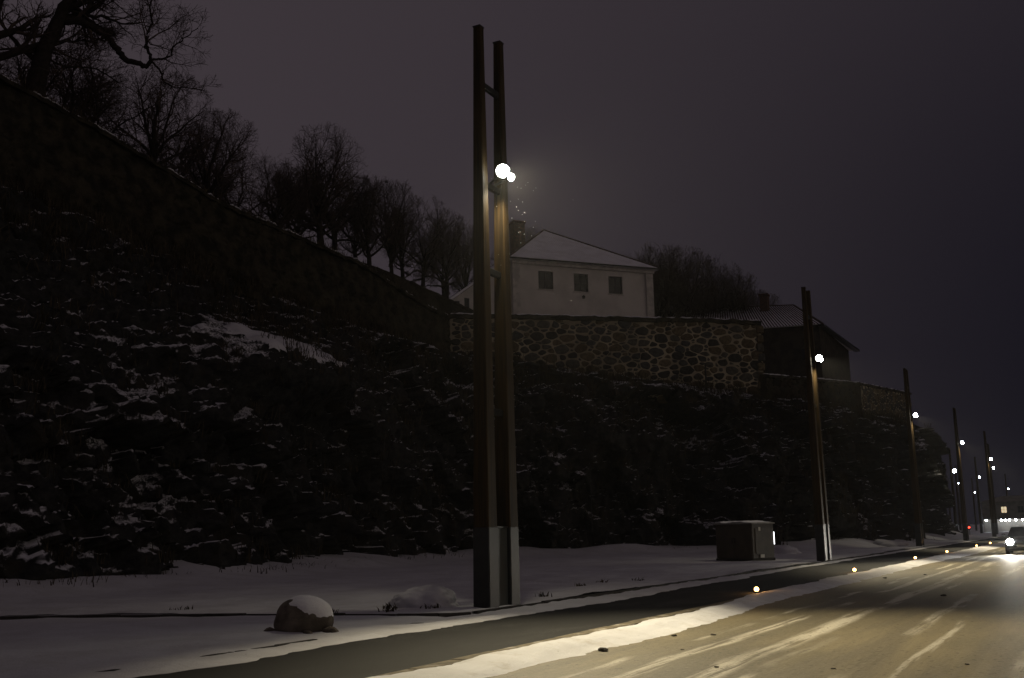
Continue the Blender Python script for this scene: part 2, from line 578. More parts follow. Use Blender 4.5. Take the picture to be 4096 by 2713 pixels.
# kerb of granite blocks between path and street
kerb = box('kerb', -7.50, -7.24, -6, 9.2, -.05, .08, M['granite'])
tag(kerb, 'granite kerb between the bike path and the street', None, None, 'structure')
kb = bmesh.new()
bbox(kb, -.13, .13, -.497, .497, -.16, .064, .008)
kme = bpy.data.meshes.new('kerbstone')
kb.to_mesh(kme)
kb.free()
kme.materials.append(M['granite'])
for k in range(100):
    o = bpy.data.objects.new('kerbstone', kme)
    o.location = (-7.37 + random.uniform(-.006, .006), 9.7 + k * 1.0, random.uniform(-.004, .004))
    o.rotation_euler = (random.uniform(-.002, .002), random.uniform(-.006, .006), random.uniform(-.003, .003))
    link(o, kerb)

# edging stones that show as the thin dark line in front of the lawn
edging = empty('edging', (0, 0, 0))
tag(edging, 'thin dark stone edging along the front of the snowy lawn', None, None, 'structure')
eb = bmesh.new()
bbox(eb, -.49, .49, -.05, .05, -.14, .10, .008)
eme = bpy.data.meshes.new('edging_stone')
eb.to_mesh(eme)
eb.free()
eme.materials.append(M['edging'])


def place_edge(pts):
    pts = [Vector(p) for p in pts]
    for a, bb in zip(pts[:-1], pts[1:]):
        L = (bb - a).length
        n = max(1, round(L))
        for k in range(n):
            p = a.lerp(bb, (k + .5) / n)
            o = bpy.data.objects.new('edging_stone', eme)
            o.location = (p.x, p.y, p.z + random.uniform(-.014, .008))
            o.scale = (L / n, 1, 1)
            o.rotation_euler = (0, 0, math.atan2(bb.y - a.y, bb.x - a.x))
            link(o, edging)


place_edge([(x, y - .05, .035) for x, y in zip(ex[1:], ey[1:])])
place_edge([(-11.07, 18.95, .035), (-11.07, 66, .035)])
place_edge([(-10.8, 9.0, -.004), (-10.8, 13.6, -.006)])

# ploughed snow strip along the kerb
nx = 34
t = np.linspace(0, 1, nx)
ln = -7.22 - .35 * ss(21, 28, ys_f) - .05 * ss(13, 10, ys_f) + .11 * fbm(np.stack([ys_f * .7, ys_f * 0 + 3, ys_f * 0], -1), 6, .65) - .12 * ss(.5, .9, vnoise(np.stack([ys_f * .4, ys_f * 0 + 1, ys_f * 0], -1)))
rn = -6.45 + .45 * np.exp(-((ys_f - 16.5) / 4.5) ** 2) + .12 * fbm(np.stack([ys_f * .5, ys_f * 0 + 9, ys_f * 0], -1), 7, .68) + .5 * ss(45, 70, ys_f)
P = np.zeros((len(ys_f), nx, 3))
P[..., 0] = ln[:, None] + (rn - ln)[:, None] * t[None, :]
P[..., 1] = ys_f[:, None]
prof = np.sin(np.pi * t) ** .55
P[..., 2] = (.068 - .10 * ss(.2, 1, t))[None, :] + (.05 + .022 * fbm(np.stack([P[..., 0] * 2.6, P[..., 1] * 1.1, P[..., 0] * 0], -1), 5, .6)) * prof[None, :] * (1 - .35 * ss(24, 34, ys_f))[:, None]
sb = grid('snow_bank', P, M['snow_bank'])
tag(sb, 'strip of ploughed white snow lying along the street kerb', None, None, 'stuff')

# ---------------------------------------------------------------- cliff and hillside
tx = np.array([-40, -40, -40, -40, -40, -40, -40, -39.6, -36.4, -30.5, -25.5, -20.6, -19.4, -18.6, -18.4, -17.9, -17.7, -18.5, -20, -22, -30])
ty = np.array([-25, 10, 25, 34, 42, 50, 57, 64.5, 67.9, 72.6, 76.6, 80.2, 87.5, 97, 104, 118, 131, 138, 148, 158, 168.0])
tz = np.array([19, 18, 17.3, 16.6, 15.6, 15.0, 14.6, 14.3, 14.1, 12.8, 12.1, 11.3, 11.1, 11.5, 11.8, 12.5, 13.1, 11.5, 9, 5.5, 3.0])
pp = np.array([1, 1, 1, 1.05, 1.15, 1.4, 1.9, 2.6, 3, 3, 3, 3.2, 3, 3, 3, 3, 3, 3, 3, 2.5, 2])
ns_st = len(bx_s)
seglen = np.hypot(np.diff(bx_s), np.diff(by_s))
dens = np.array([1.2, 3, 9, 9, 9, 9, 9, 9, 9, 9, 9, 8, 7, 6, 5, 4, 4, 4, 3, 3])
ucoord = [0.0]
for k in range(ns_st - 1):
    n = max(2, int(seglen[k] * dens[k]))
    ucoord += list(k + (np.arange(n) + 1) / n)
ucoord = np.array(ucoord)
# smooth the control polygons a little
def smooth_in(a):
    k = np.arange(ns_st)
    v = np.interp(ucoord, k, a)
    out = np.zeros_like(v)
    for d in np.linspace(-.45, .45, 7):
        out += np.interp(np.clip(ucoord + d, 0, ns_st - 1), k, a)
    return out / 7


Bx, By, Tx, Ty, Tz, Pp = (smooth_in(a) for a in (bx_s, by_s, tx, ty, tz, pp))
nv = 190
v = np.linspace(0, 1, nv)
hfrac = v[None, :] ** Pp[:, None]
P = np.zeros((len(ucoord), nv, 3))
P[..., 0] = Bx[:, None] + (Tx - Bx)[:, None] * hfrac
P[..., 1] = By[:, None] + (Ty - By)[:, None] * hfrac
P[..., 2] = -.4 + (Tz + .5)[:, None] * v[None, :]
du = np.gradient(P, axis=0)
dv = np.gradient(P, axis=1)
nrmv = np.cross(du, dv)
nrmv /= np.linalg.norm(nrmv, axis=-1, keepdims=True) + 1e-9
if nrmv[len(ucoord) // 4, nv // 2, 0] < 0:
    nrmv = -nrmv
out = nrmv.copy()
out[..., 2] *= .25
out /= np.linalg.norm(out, axis=-1, keepdims=True)
Q = P.copy()
Z = P[..., 2]


def facets(p, cell, seed, tilt=.6):
    """blocks of rock: every cell of a jittered lattice is a plane with its own offset and tilt"""
    q = p / cell
    i0 = np.floor(q).astype(np.int64)
    best = np.full(q.shape[:-1], 9.0)
    val = np.zeros(q.shape[:-1])
    for dx in (-1, 0, 1):
        for dy in (-1, 0, 1):
            for dz in (-1, 0, 1):
                a, b_, c_ = i0[..., 0] + dx + seed, i0[..., 1] + dy, i0[..., 2] + dz
                fx, fy, fz = a - seed + _hash(a, b_, c_), b_ + _hash(a + 91, b_, c_), c_ + _hash(a, b_ + 57, c_)
                ex_, ey_, ez_ = q[..., 0] - fx, q[..., 1] - fy, q[..., 2] - fz
                d_ = ex_ ** 2 + ey_ ** 2 + ez_ ** 2
                hit = d_ < best
                w_ = (_hash(a, b_, c_ + 33) - .5) + tilt * ((_hash(a + 5, b_ + 5, c_) - .5) * (ex_ + ey_) * 1.4 - (.25 + _hash(a + 7, b_, c_ + 7)) * ez_)
                best = np.where(hit, d_, best)
                val = np.where(hit, w_, val)
    return val


bankw = 1 - ss(5.0, 7.0, ucoord)[:, None]
Pw = P + .35 * np.stack([fbm(P * .6 + 3, 3), fbm(P * .6 + 13, 3), fbm(P * .6 + 23, 3)], -1)
fac0 = facets(Pw * np.array([1, 1, .55]) + .5, 5.6, 47, .8)
fac1 = facets(Pw * np.array([1, 1, .72]), 3.4, 11)
fac2 = facets(Pw * np.array([1, 1, .85]), 1.25, 29)
warp = fbm(P * np.array([.12, .12, .25]), 3)
per = 1.15
fr = np.mod(Z / per + .9 * warp + .30 * fbm(P * np.array([.5, .5, .9]), 2) + .10 * P[..., 1] * .35, 1.0)
saw = np.where(fr < .8, fr / .8, (1 - fr) / .2)
str_mask = ss(-.25, .45, fbm(P * np.array([.35, .22, .6]) + 31, 3))
bigv = fbm(P * np.array([.16, .16, .09]) + 5, 4, .55)
blk = np.abs(fbm(P * np.array([.42, .42, .30]) + 40, 4, .55))
fine_ = fbm(P * 1.7 + 77, 4, .6)
amp = ss(0, .06, v)[None, :] * (1 - .75 * ss(.9, 1, v))[None, :]
hi_w = ss(5.0, 8.5, Z + 1.5 * warp)
disp = bankw * (hi_w * .60 * saw * (.12 + .88 * str_mask) + (1 - hi_w) * (.9 * fac1 + .75 * fac2) + .7 * bigv - .3 * blk + .30 * fac2 + .10 * fine_ + 1.3 * fac0 * (1 - .6 * hi_w)) \
    + (1 - bankw) * (1.2 * bigv - .8 * blk + 2.9 * fac0 + 1.3 * fac1 + .5 * fac2 + .08 * fine_)
# the smooth snow-holding shelf high on the bank
shelf = np.exp(-((P[..., 1] - 41.6) / 5.2) ** 6)
rz_ = ss(7.4, 9.3, Z) * np.clip((12.6 - Z) / 2.5, 0, 1)
disp = disp * (1 - .97 * shelf * ss(8.5, 10, Z) * (1 - ss(12.2, 13.2, Z))) + 3.0 * shelf * rz_
# hollow of the dark rock cut left of the cabinet
hol = np.exp(-(((ucoord[:, None] - 9.3) / .9) ** 4)) * (1 - ss(5.0, 8.5, Z))
disp = disp - 3.2 * hol
Q = P + out * (disp * amp)[..., None]
Q[..., 2] += .25 * fine_ * amp
cl = grid('cliff', Q, M['rock'])
tag(cl, 'dark rock face and steep bank with snow caught on its ledges', None, None, 'structure')
CL = Q
# the broad sheet of snow lying on the shelf
iu = np.where((P[:, nv // 2, 1] > 32) & (P[:, nv // 2, 1] < 50))[0]
jv_ = np.where((P[iu[0], :, 2] > 9.0) & (P[iu[0], :, 2] < 13.5))[0]
S_ = Q[iu[0]:iu[-1] + 1, jv_[0]:jv_[-1] + 1].copy()
for _ in range(3):
    S_[1:-1, 1:-1] = (S_[1:-1, 1:-1] * 2 + S_[:-2, 1:-1] + S_[2:, 1:-1] + S_[1:-1, :-2] + S_[1:-1, 2:]) / 6
nz_ = fbm(S_ * np.array([.8, .8, 1.2]) + 8, 5, .65)
e_ = 1 - ((S_[..., 1] - 41.3) / 4.3) ** 2 - ((S_[..., 2] - 11.15 - .05 * (41 - S_[..., 1])) / .95) ** 2 + .62 * nz_
S_ = S_ + np.array([.06, -.03, .07]) * np.clip(e_ * 3, -1.5, 1)[..., None]
ok = e_ > -.02
idx = np.arange(ok.size).reshape(ok.shape)
qd = np.stack([idx[:-1, :-1], idx[1:, :-1], idx[1:, 1:], idx[:-1, 1:]], -1)[ok[:-1, :-1] & ok[1:, :-1] & ok[1:, 1:] & ok[:-1, 1:]]
used_ = np.unique(qd)
remap = np.full(ok.size, -1)
remap[used_] = np.arange(len(used_))
sp_o = obj('snow_patch', S_.reshape(-1, 3)[used_].tolist(), remap[qd].tolist(), M['snow'], None, smooth=True)
tag(sp_o, 'broad pale snow patch on the shelf high on the rock', None, None, 'stuff')

# plateau behind the walls
def strip(name, pts_front, back, zb, mat):
    V, F = [], []
    for i, (x, y, z) in enumerate(pts_front):
        V.append((x, y, z))
        V.append((x + back[0], y + back[1], z + zb))
    for i in range(len(pts_front) - 1):
        F.append((2 * i, 2 * i + 2, 2 * i + 3, 2 * i + 1))
    return obj(name, V, F, mat)


tag(strip('plateau', [(-40.6, -25, 22), (-40.6, 10, 21.2), (-40.6, 28, 19.8), (-40.6, 42, 18.2), (-40.6, 55, 17.6), (-40.6, 65, 16.6)], (-130, 40, 3), 0, M['snow_far']),
    'snowy fortress plateau behind the long wall', None, None, 'structure')
tag(strip('terrace', [(-41, 66.2, 16.5), (-30.5, 74.6, 16.5), (-21.9, 81.2, 16.4)], (-70, 88, 2), 0, M['snow_far']),
    'snowy terrace behind the stone retaining wall', None, None, 'structure')
tag(strip('rampart_bank', [(-21.6, 80.6, 12.7), (-20.2, 92, 13.7), (-19.2, 105, 14.8), (-18.5, 131, 16.5), (-19.5, 139, 11.3), (-23, 158, 5.3), (-31, 168, 2.8)], (-90, 20, 0), 0, M['snow_far']),
    'snowy bank behind the lower rampart', None, None, 'structure')

# ---------------------------------------------------------------- stone walls built of single stones
def power_cells(pts, wts, poly):
    cells = []
    n = len(pts)
    for i in range(n):
        p = pts[i]
        cell = [np.array(q) for q in poly]
        d2 = np.sum((pts - p) ** 2, 1)
        order = np.argsort(d2)[1:26]
        for j in order:
            q = pts[j]
            nrm_ = q - p
            c = (q @ q - p @ p - wts[j] + wts[i]) / 2
            new = []
            m_ = len(cell)
            if m_ == 0:
                break
            dist = [float(nrm_ @ a - c) for a in cell]
            for k in range(m_):
                a, b_ = cell[k], cell[(k + 1) % m_]
                da, db = dist[k], dist[(k + 1) % m_]
                if da <= 0:
                    new.append(a)
                if (da < 0 < db) or (db < 0 < da):
                    new.append(a + (b_ - a) * (da / (da - db)))
            cell = new
        cells.append(cell if len(cell) >= 3 else None)
    return cells


def inset_round(cell, gap, r):
    c = np.array(cell)
    ctr = c.mean(0)
    size = np.sqrt(np.mean(np.sum((c - ctr) ** 2, 1)))
    k = max(.45, 1 - gap / max(size, .05) * 1.25)
    c = ctr + (c - ctr) * k
    c = c + np.random.default_rng(int(abs(ctr[0] * 977 + ctr[1] * 131))).normal(0, size * .07, c.shape)
    for _ in range(1):      # corner cutting
        nn = []
        for i in range(len(c)):
            a, b_ = c[i], c[(i + 1) % len(c)]
            nn += [a * .77 + b_ * .23, a * .23 + b_ * .77]
        c = np.array(nn)
        if len(c) > 22:
            break
    if len(c) > 14:
        idx = np.linspace(0, len(c), 14, endpoint=False).astype(int)
        c = c[idx]
    return c, ctr


def rubble_wall(root, L, zb, zt, cw, ch, seed, maxparts, thick, mats, mortar, gap=.05):
    """Wall in the local x-z plane, facing -y; zb(x), zt(x) give its foot and top."""
    r = np.random.default_rng(seed)
    n = 40
    xs_ = np.linspace(0, L, n)
    V, F = [], []
    for x in xs_:
        V += [(x, 0, zb(x)), (x, 0, zt(x)), (x, thick, zb(x)), (x, thick, zt(x))]
    for i in range(n - 1):
        a = 4 * i
        F += [(a, a + 4, a + 5, a + 1), (a + 1, a + 5, a + 7, a + 3), (a + 2, a + 3, a + 7, a + 6)]
    F += [(0, 1, 3, 2), (4 * n - 4, 4 * n - 2, 4 * n - 1, 4 * n - 3)]
    obj('mortar', V, F, mortar, root)
    zlo = min(zb(x) for x in (0, L / 2, L)) - .3
    ztop = max(zt(x) for x in (0, L / 2, L))
    asp = cw / ch
    pts, rad_ = [], []
    for phase, (ra, rb_, tries) in enumerate(((.50, .66, 900), (.34, .50, 3500), (.20, .32, 5000), (.13, .18, 2500))):
        for _ in range(tries):
            q = np.array([r.uniform(-.5, L + .5), r.uniform(zlo, ztop + .3)])
            rr_ = r.uniform(ra, rb_) * ch * 1.15
            if phase == 0 and r.random() < .6:
                continue
            if pts:
                A_ = np.array(pts)
                dd_ = np.hypot((A_[:, 0] - q[0]) / asp, A_[:, 1] - q[1])
                if np.any(dd_ < (np.array(rad_) + rr_) * .92):
                    continue
            pts.append(q)
            rad_.append(rr_)
    pts = np.array(pts)
    wts = np.array(rad_) ** 2 * 1.2
    pts[:, 0] /= asp
    SX = asp
    m_ = 2.0
    cells = power_cells(pts, wts, [(-m_, z0 := pts[:, 1].min() - 1), (L / SX + m_, z0), (L / SX + m_, ztop + 2), (-m_, ztop + 2)])
    stones = []
    for cell in cells:
        if cell is None:
            continue
        cell = [np.array((a[0] * SX, a[1])) for a in cell]
        c, ctr = inset_round(cell, gap * r.uniform(.35, 1.15), .1)
        if ctr[0] < .05 or ctr[0] > L - .05:
            continue
        c[:, 0] = np.clip(c[:, 0], .02, L - .02)
        if ctr[1] > zt(ctr[0]) - .12 or ctr[1] < zb(ctr[0]) - .2:
            continue
        c[:, 1] = np.minimum(c[:, 1], zt(ctr[0]) - .03)
        area = .5 * abs(np.sum(c[:, 0] * np.roll(c[:, 1], -1) - c[:, 1] * np.roll(c[:, 0], -1)))
        if area < .012:
            continue
        stones.append((area, c, ctr))
    stones.sort(key=lambda s: -s[0])
    jv, jf = [], []
    for i, (area, c, ctr) in enumerate(stones):
        ccw = np.sum(c[:, 0] * np.roll(c[:, 1], -1) - c[:, 1] * np.roll(c[:, 0], -1)) > 0
        if not ccw:
            c = c[::-1]
        n = len(c)
        d = r.uniform(.035, .085)
        ctr = c.mean(0)
        tl = r.normal(0, .06, 2)
        V = [(a[0], .012, a[1]) for a in c]
        V += [(ctr[0] + (a[0] - ctr[0]) * .93, -d * .7 + tl[0] * (a[0] - ctr[0]) * .3, ctr[1] + (a[1] - ctr[1]) * .93) for a in c]
        V += [(ctr[0] + (a[0] - ctr[0]) * .62, -d + tl[0] * (a[0] - ctr[0]) * .5 + r.normal(0, .010), ctr[1] + (a[1] - ctr[1]) * .62) for a in c]
        F = []
        for k in range(n):
            k2 = (k + 1) % n
            F += [(k, k2, n + k2, n + k), (n + k, n + k2, 2 * n + k2, 2 * n + k)]
        F.append(tuple(range(2 * n, 3 * n)))
        if i < maxparts:
            obj('stone', V, F, mats[int(r.choice(len(mats), p=[.27, .25, .24, .10, .14]))], root, smooth=False)
        else:
            o_ = len(jv)
            jv += V
            jf += [tuple(a + o_ for a in f) for f in F]
    if jv:
        tag(obj('small_stones', jv, jf, mats[0], root), None, None, None, 'stuff')
    return len(stones)


def rough_cap(name, pts, w, h, mat, parent=None, seed=0, step=.18, over=.1, amp=.06):
    """uneven slab following a polyline (x,y,z = top centre line): coping or snow cap"""
    P_ = []
    pts = [Vector(p) for p in pts]
    for a, b_ in zip(pts[:-1], pts[1:]):
        n = max(2, int((b_ - a).length / step))
        d = (b_ - a)
        d.z = 0
        d.normalize()
        sd = Vector((-d.y, d.x, 0))
        for k in range(n):
            p = a.lerp(b_, k / n)
            P_.append((p, sd))
    P_.append((pts[-1], sd))
    A = np.array([p for p, _ in P_])
    j = fbm(A * 1.1 + seed, 4, .6)
    j2 = fbm(A * 2.3 + seed + 9, 4, .6)
    V, F = [], []
    for i, (p, s) in enumerate(P_):
        ww = w / 2 * (1 + .14 * j[i])
        z = p.z + amp * j2[i]
        prof_ = [(-ww - over, -h), (-ww - over * .8, -.25 * h), (-ww * .55, 0), (ww * .55, .02), (ww + over * .8, -.3 * h), (ww + over, -h)]
        for q, zz in prof_:
            V.append((p.x + s.x * q, p.y + s.y * q, z + zz))
    for i in range(len(P_) - 1):
        for k in range(5):
            a = 6 * i + k
            F.append((a, a + 6, a + 7, a + 1))
        F.append((6 * i + 5, 6 * i + 11, 6 * i + 6, 6 * i))
    F.append(tuple(range(6)))
    F.append(tuple(reversed(range(len(V) - 6, len(V)))))
    return obj(name, V, F, mat, parent)


# retaining wall under the white house
WA0, WA1 = Vector((-40.0, 65.37)), Vector((-21.19, 80.25))
LA = (WA1 - WA0).length
wa = empty('retaining_wall', (WA0.x, WA0.y, 0), math.atan2(WA1.y - WA0.y, WA1.x - WA0.x))
tag(wa, 'long retaining wall of rounded fieldstones in pale mortar below the white house', 'stone wall')
za_b = lambda x: float(np.interp(x, [0, .9, 3.9, 9.3, 15, 21, LA], [13.6, 13.4, 13.2, 12.0, 11.4, 10.8, 10.3]))
za_t = lambda x: float(np.interp(x, [0, 3, 12, 20, LA], [17.15, 17.2, 17.25, 17.2, 17.0]))
rubble_wall(wa, LA, za_b, za_t, .80, .50, 3, 298, .9, STONE, M['mortar'], .062)
# broken corner stones at the exposed end
rr = random.Random(5)
for k in range(9):
    z0 = 10.6 + k * .72
    bm = bmesh.new()
    bbox(bm, -.35 - rr.random() * .2, .10 + rr.random() * .12, -.10 - rr.random() * .05, .8, 0, .6, .07)
    obm('quoin_stone', bm, STONE[rr.randrange(5)], wa, loc=(LA, 0, z0))
cop = rough_cap('coping', [(0, .4, 17.52), (6, .4, 17.56), (14, .4, 17.5), (20, .4, 17.5), (LA, .4, 17.42)], 1.0, .38, M['old_wall'], wa, 3)
rough_cap('snow_cap', [(0.1, .48, 17.60), (6, .48, 17.64), (14, .48, 17.575), (20, .48, 17.57), (LA - .1, .48, 17.46)], .55, .09, M['snow_clean'], cop, 8, .12, .1)

box('return_wall', LA - .9, LA - .02, .9, 30, 10, 17.2, M['old_wall'], wa)

# lower rampart that carries on along the rock
def lower_wall(name, label, p0, p1, zb0, zb1, zt0, zt1, seed, parts, cw, mats, mortar):
    p0, p1 = Vector(p0), Vector(p1)
    L = (p1 - p0).length
    e = empty(name, (p0.x, p0.y, 0), math.atan2(p1.y - p0.y, p1.x - p0.x))
    tag(e, label, 'stone wall')
    zb = lambda x: zb0 + (zb1 - zb0) * x / L
    zt = lambda x: zt0 + (zt1 - zt0) * x / L
    rubble_wall(e, L, zb, zt, cw, cw * .6, seed, parts, .8, mats, mortar, .06)
    c_ = rough_cap('coping', [(0, .35, zt0 + .16), (L, .35, zt1 + .16)], .9, .26, M['old_wall'], e, seed)
    rough_cap('snow_cap', [(.1, .4, zt0 + .22), (L - .1, .4, zt1 + .22)], .5, .08, M['snow_clean'], c_, seed + 4, .15, .1)
    return e


DARKST = [simple('mossy_stone_%s' % a, c, tuple(x * .5 for x in c), 4, .95, bmp=.6, dist=.03, ws=True, spec=.05) for a, c in (('a', (.040, .034, .024)), ('b', (.034, .032, .026)), ('c', (.05, .040, .027)), ('d', (.028, .027, .024)), ('e', (.045, .038, .03)))]
M['mossy_mortar'] = simple('mossy_mortar', (0.055, 0.047, 0.032), (0.035, 0.03, 0.022), 2, .95, bmp=.5, dist=.03, ws=True, spec=.05)
lower_wall('rampart_wall', 'dark mossy rampart wall just right of the fieldstone corner', (-20.9, 79.9), (-18.5, 104.9), 10.3, 11.0, 13.0, 15.0, 21, 200, 1.05, DARKST, M['mossy_mortar'])
lower_wall('rampart_wall', 'far rampart wall of small stones with visible mortar above the rock', (-18.48, 105.1), (-17.8, 132.7), 11.0, 12.4, 15.0, 16.9, 22, 280, .85, STONE, M['mortar'])

# the long fortress wall climbing away to the upper left
FW = [(-40, -25, 25.0), (-40, 8, 23.2), (-40, 28.1, 21.55), (-40, 33.5, 20.96), (-40, 36.9, 20.34), (-40, 42, 19.5), (-40, 54.6, 18.85), (-40, 62, 17.5), (-40, 65.2, 17.2)]
fw = empty('fortress_wall', (-40, 28, 16))
tag(fw, 'long dark fortress wall sloping down from the upper left hilltop', 'stone wall')
fy = np.concatenate([np.linspace(-25, 18, 40), np.linspace(18.3, 65.2, 420)])
ftop = np.interp(fy, [p[1] for p in FW], [p[2] for p in FW])
fbot = np.interp(fy, ty[:8], tz[:8]) - .8
tv = np.linspace(0, 1, 60)
P = np.zeros((len(fy), 60, 3))
P[..., 1] = fy[:, None]
P[..., 2] = fbot[:, None] + (ftop - fbot)[:, None] * tv[None, :]
P[..., 0] = -40.15 + .45 * (1 - tv)[None, :]
jj = np.abs(fbm(P * np.array([1, 1.5, 2.2]), 3)) * .16 + .10 * fbm(P * np.array([.5, .5, .8]) + 4, 3)
P[..., 0] += jj
P2 = P[:, ::-1].copy()
P2[..., 0] = -41.2
P2[..., 2] = P[:, ::-1, 2]
W = np.concatenate([P, P2], 1)
W[..., 0] -= -40
W[..., 1] -= 28
W[..., 2] -= 16
grid('masonry', W, M['old_wall'], fw, smooth=False)
cpts = [(p[0] + 40 - .55, p[1] - 28, p[2] - 16 + .14) for p in FW]
cop = rough_cap('coping', cpts, 1.15, .28, M['old_wall'], fw, 2, .25)
rough_cap('snow_cap', [(x + .10, y, z + .045) for x, y, z in cpts], .62, .07, M['snow_clean'], cop, 7, .14, .08, .13)

# second wall on the crest behind
FW2 = [(-60, 56, 26.5), (-52, 61.3, 23.9), (-47.3, 64.5, 22.17), (-44.1, 66.7, 20.6), (-41.7, 68.3, 19.2), (-40.5, 69.5, 18.4)]
f2 = empty('rear_wall', (-47, 64.5, 17))
tag(f2, 'dark rear wall on the crest under the row of bare trees', 'stone wall')
V, F = [], []
for x, y, z in FW2:
    V += [(x + 47, y - 64.5, -2.5), (x + 47, y - 64.5, z - 17), (x + 47 - .7, y - 64.5 + .9, z - 17), (x + 47 - .7, y - 64.5 + .9, -2.5)]
for i in range(len(FW2) - 1):
    a = 4 * i
    F += [(a, a + 4, a + 5, a + 1), (a + 1, a + 5, a + 6, a + 2), (a + 2, a + 6, a + 7, a + 3)]
F += [(0, 1, 2, 3), (len(V) - 1, len(V) - 2, len(V) - 3, len(V) - 4)]
obj('masonry', V, F, M['old_wall'], f2)
c2 = rough_cap('coping', [(x + 47 - .35, y - 64.5 + .45, z - 17 + .16) for x, y, z in FW2], 1.0, .26, M['old_wall'], f2, 12, .25)

# ---------------------------------------------------------------- buildings
def facade(name, L, z0, z1, holes, reveal, mat, parent, y=0.0):
    """wall face in x-z at y, openings cut out with reveals going to +y"""
    xs_ = sorted({0.0, L, *[h[0] for h in holes], *[h[1] for h in holes]})
    zs_ = sorted({z0, z1, *[h[2] for h in holes], *[h[3] for h in holes]})
    V, F, idx = [], [], {}

    def vid(x, yy, z):
        k = (round(x, 4), round(yy, 4), round(z, 4))
        if k not in idx:
            idx[k] = len(V)
            V.append(k)
        return idx[k]
    for i in range(len(xs_) - 1):
        for j in range(len(zs_) - 1):
            xm, zm = (xs_[i] + xs_[i + 1]) / 2, (zs_[j] + zs_[j + 1]) / 2
            if any(h[0] < xm < h[1] and h[2] < zm < h[3] for h in holes):
                continue
            F.append((vid(xs_[i], y, zs_[j]), vid(xs_[i + 1], y, zs_[j]), vid(xs_[i + 1], y, zs_[j + 1]), vid(xs_[i], y, zs_[j + 1])))
    for a, b_, c_, d_ in holes:
        q = [(a, c_), (b_, c_), (b_, d_), (a, d_)]
        for k in range(4):
            (xa, za), (xb, zb_) = q[k], q[(k + 1) % 4]
            F.append((vid(xb, y, zb_), vid(xa, y, za), vid(xa, y + reveal, za), vid(xb, y + reveal, zb_)))
    return obj(name, V, F, mat, parent)


def window(parent, x0, x1, z0, z1, y, fmat, pmat, cols=2, rows=2):
    bm = bmesh.new()
    fwid = .085
    bbox(bm, x0, x0 + fwid, y, y + .07, z0, z1)
    bbox(bm, x1 - fwid, x1, y, y + .07, z0, z1)
    bbox(bm, x0 + fwid, x1 - fwid, y, y + .07, z0, z0 + fwid)
    bbox(bm, x0 + fwid, x1 - fwid, y, y + .07, z1 - fwid, z1)
    w_ = obm('window', bm, fmat, parent)
    bm = bmesh.new()
    for c in range(1, cols):
        xc = x0 + (x1 - x0) * c / cols
        bbox(bm, xc - .04, xc + .04, y + .008, y + .06, z0 + fwid, z1 - fwid)
    for r_ in range(1, rows):
        zc = z0 + (z1 - z0) * r_ / rows
        bbox(bm, x0 + fwid, x1 - fwid, y + .015, y + .055, zc - .022, zc + .022)
    obm('glazing_bar', bm, fmat, w_)
    for c in range(cols):
        a = x0 + fwid + (x1 - x0 - 2 * fwid) * c / cols
        bb = x0 + fwid + (x1 - x0 - 2 * fwid) * (c + 1) / cols
        box('pane', a + .001, bb - .001, y + .03, y + .045, z0 + fwid, z1 - fwid, pmat, w_)
    return w_


HL, HD = 13.03, 20.0
house = empty('white_house', (-40.39, 75.99, 0), math.radians(49.294))
tag(house, 'white plastered house with snowy hipped roof behind the fieldstone wall', 'house')
wins = [(2.28, 3.62, 21.62, 23.16), (5.53, 6.85, 21.62, 23.16), (8.77, 10.09, 21.62, 23.16)]
facade('wall', HL, 16.0, 24.0, wins, .22, M['plaster'], house)
V = [(0, 0, 16), (0, HD, 16), (HL, HD, 16), (HL, 0, 16), (0, 0, 24), (0, HD, 24), (HL, HD, 24), (HL, 0, 24)]
obj('wall', V, [(1, 0, 4, 5), (2, 1, 5, 6), (3, 2, 6, 7)], M['plaster'], house)
for wdw in wins:
    w_ = window(house, *wdw, .14, M['win_dark'], M['glass'])
    box('sill', wdw[0] - .08, wdw[1] + .08, -.06, .13, wdw[2] - .09, wdw[2] - .004, M['trim'], w_)
for a, bb in ((-.03, .62), (HL - .62, HL + .03)):
    box('pilaster', a, bb, -.06, -.003, 16, 23.62, M['trim'], house)
box('cornice', -.12, HL + .12, -.22, -.004, 23.63, 23.93, M['trim'], house, .03)
roof_e = .45
ap0, ap1 = (6.5, 8.6, 29.25), (6.5, 13.0, 29.25)
V = [(-roof_e, -roof_e, 23.95), (HL + roof_e, -roof_e, 23.95), (HL + roof_e, HD + roof_e, 23.95), (-roof_e, HD + roof_e, 23.95), ap0, ap1]
V += [(x, y, z + .14) for x, y, z in V]
F = [(6, 7, 10), (7, 8, 11, 10), (8, 9, 11), (9, 6, 10, 11), (0, 1, 7, 6), (1, 2, 8, 7), (2, 3, 9, 8), (3, 0, 6, 9), (0, 3, 2, 1)]
roof = obj('roof', V, F, M['roof_snow'], house)
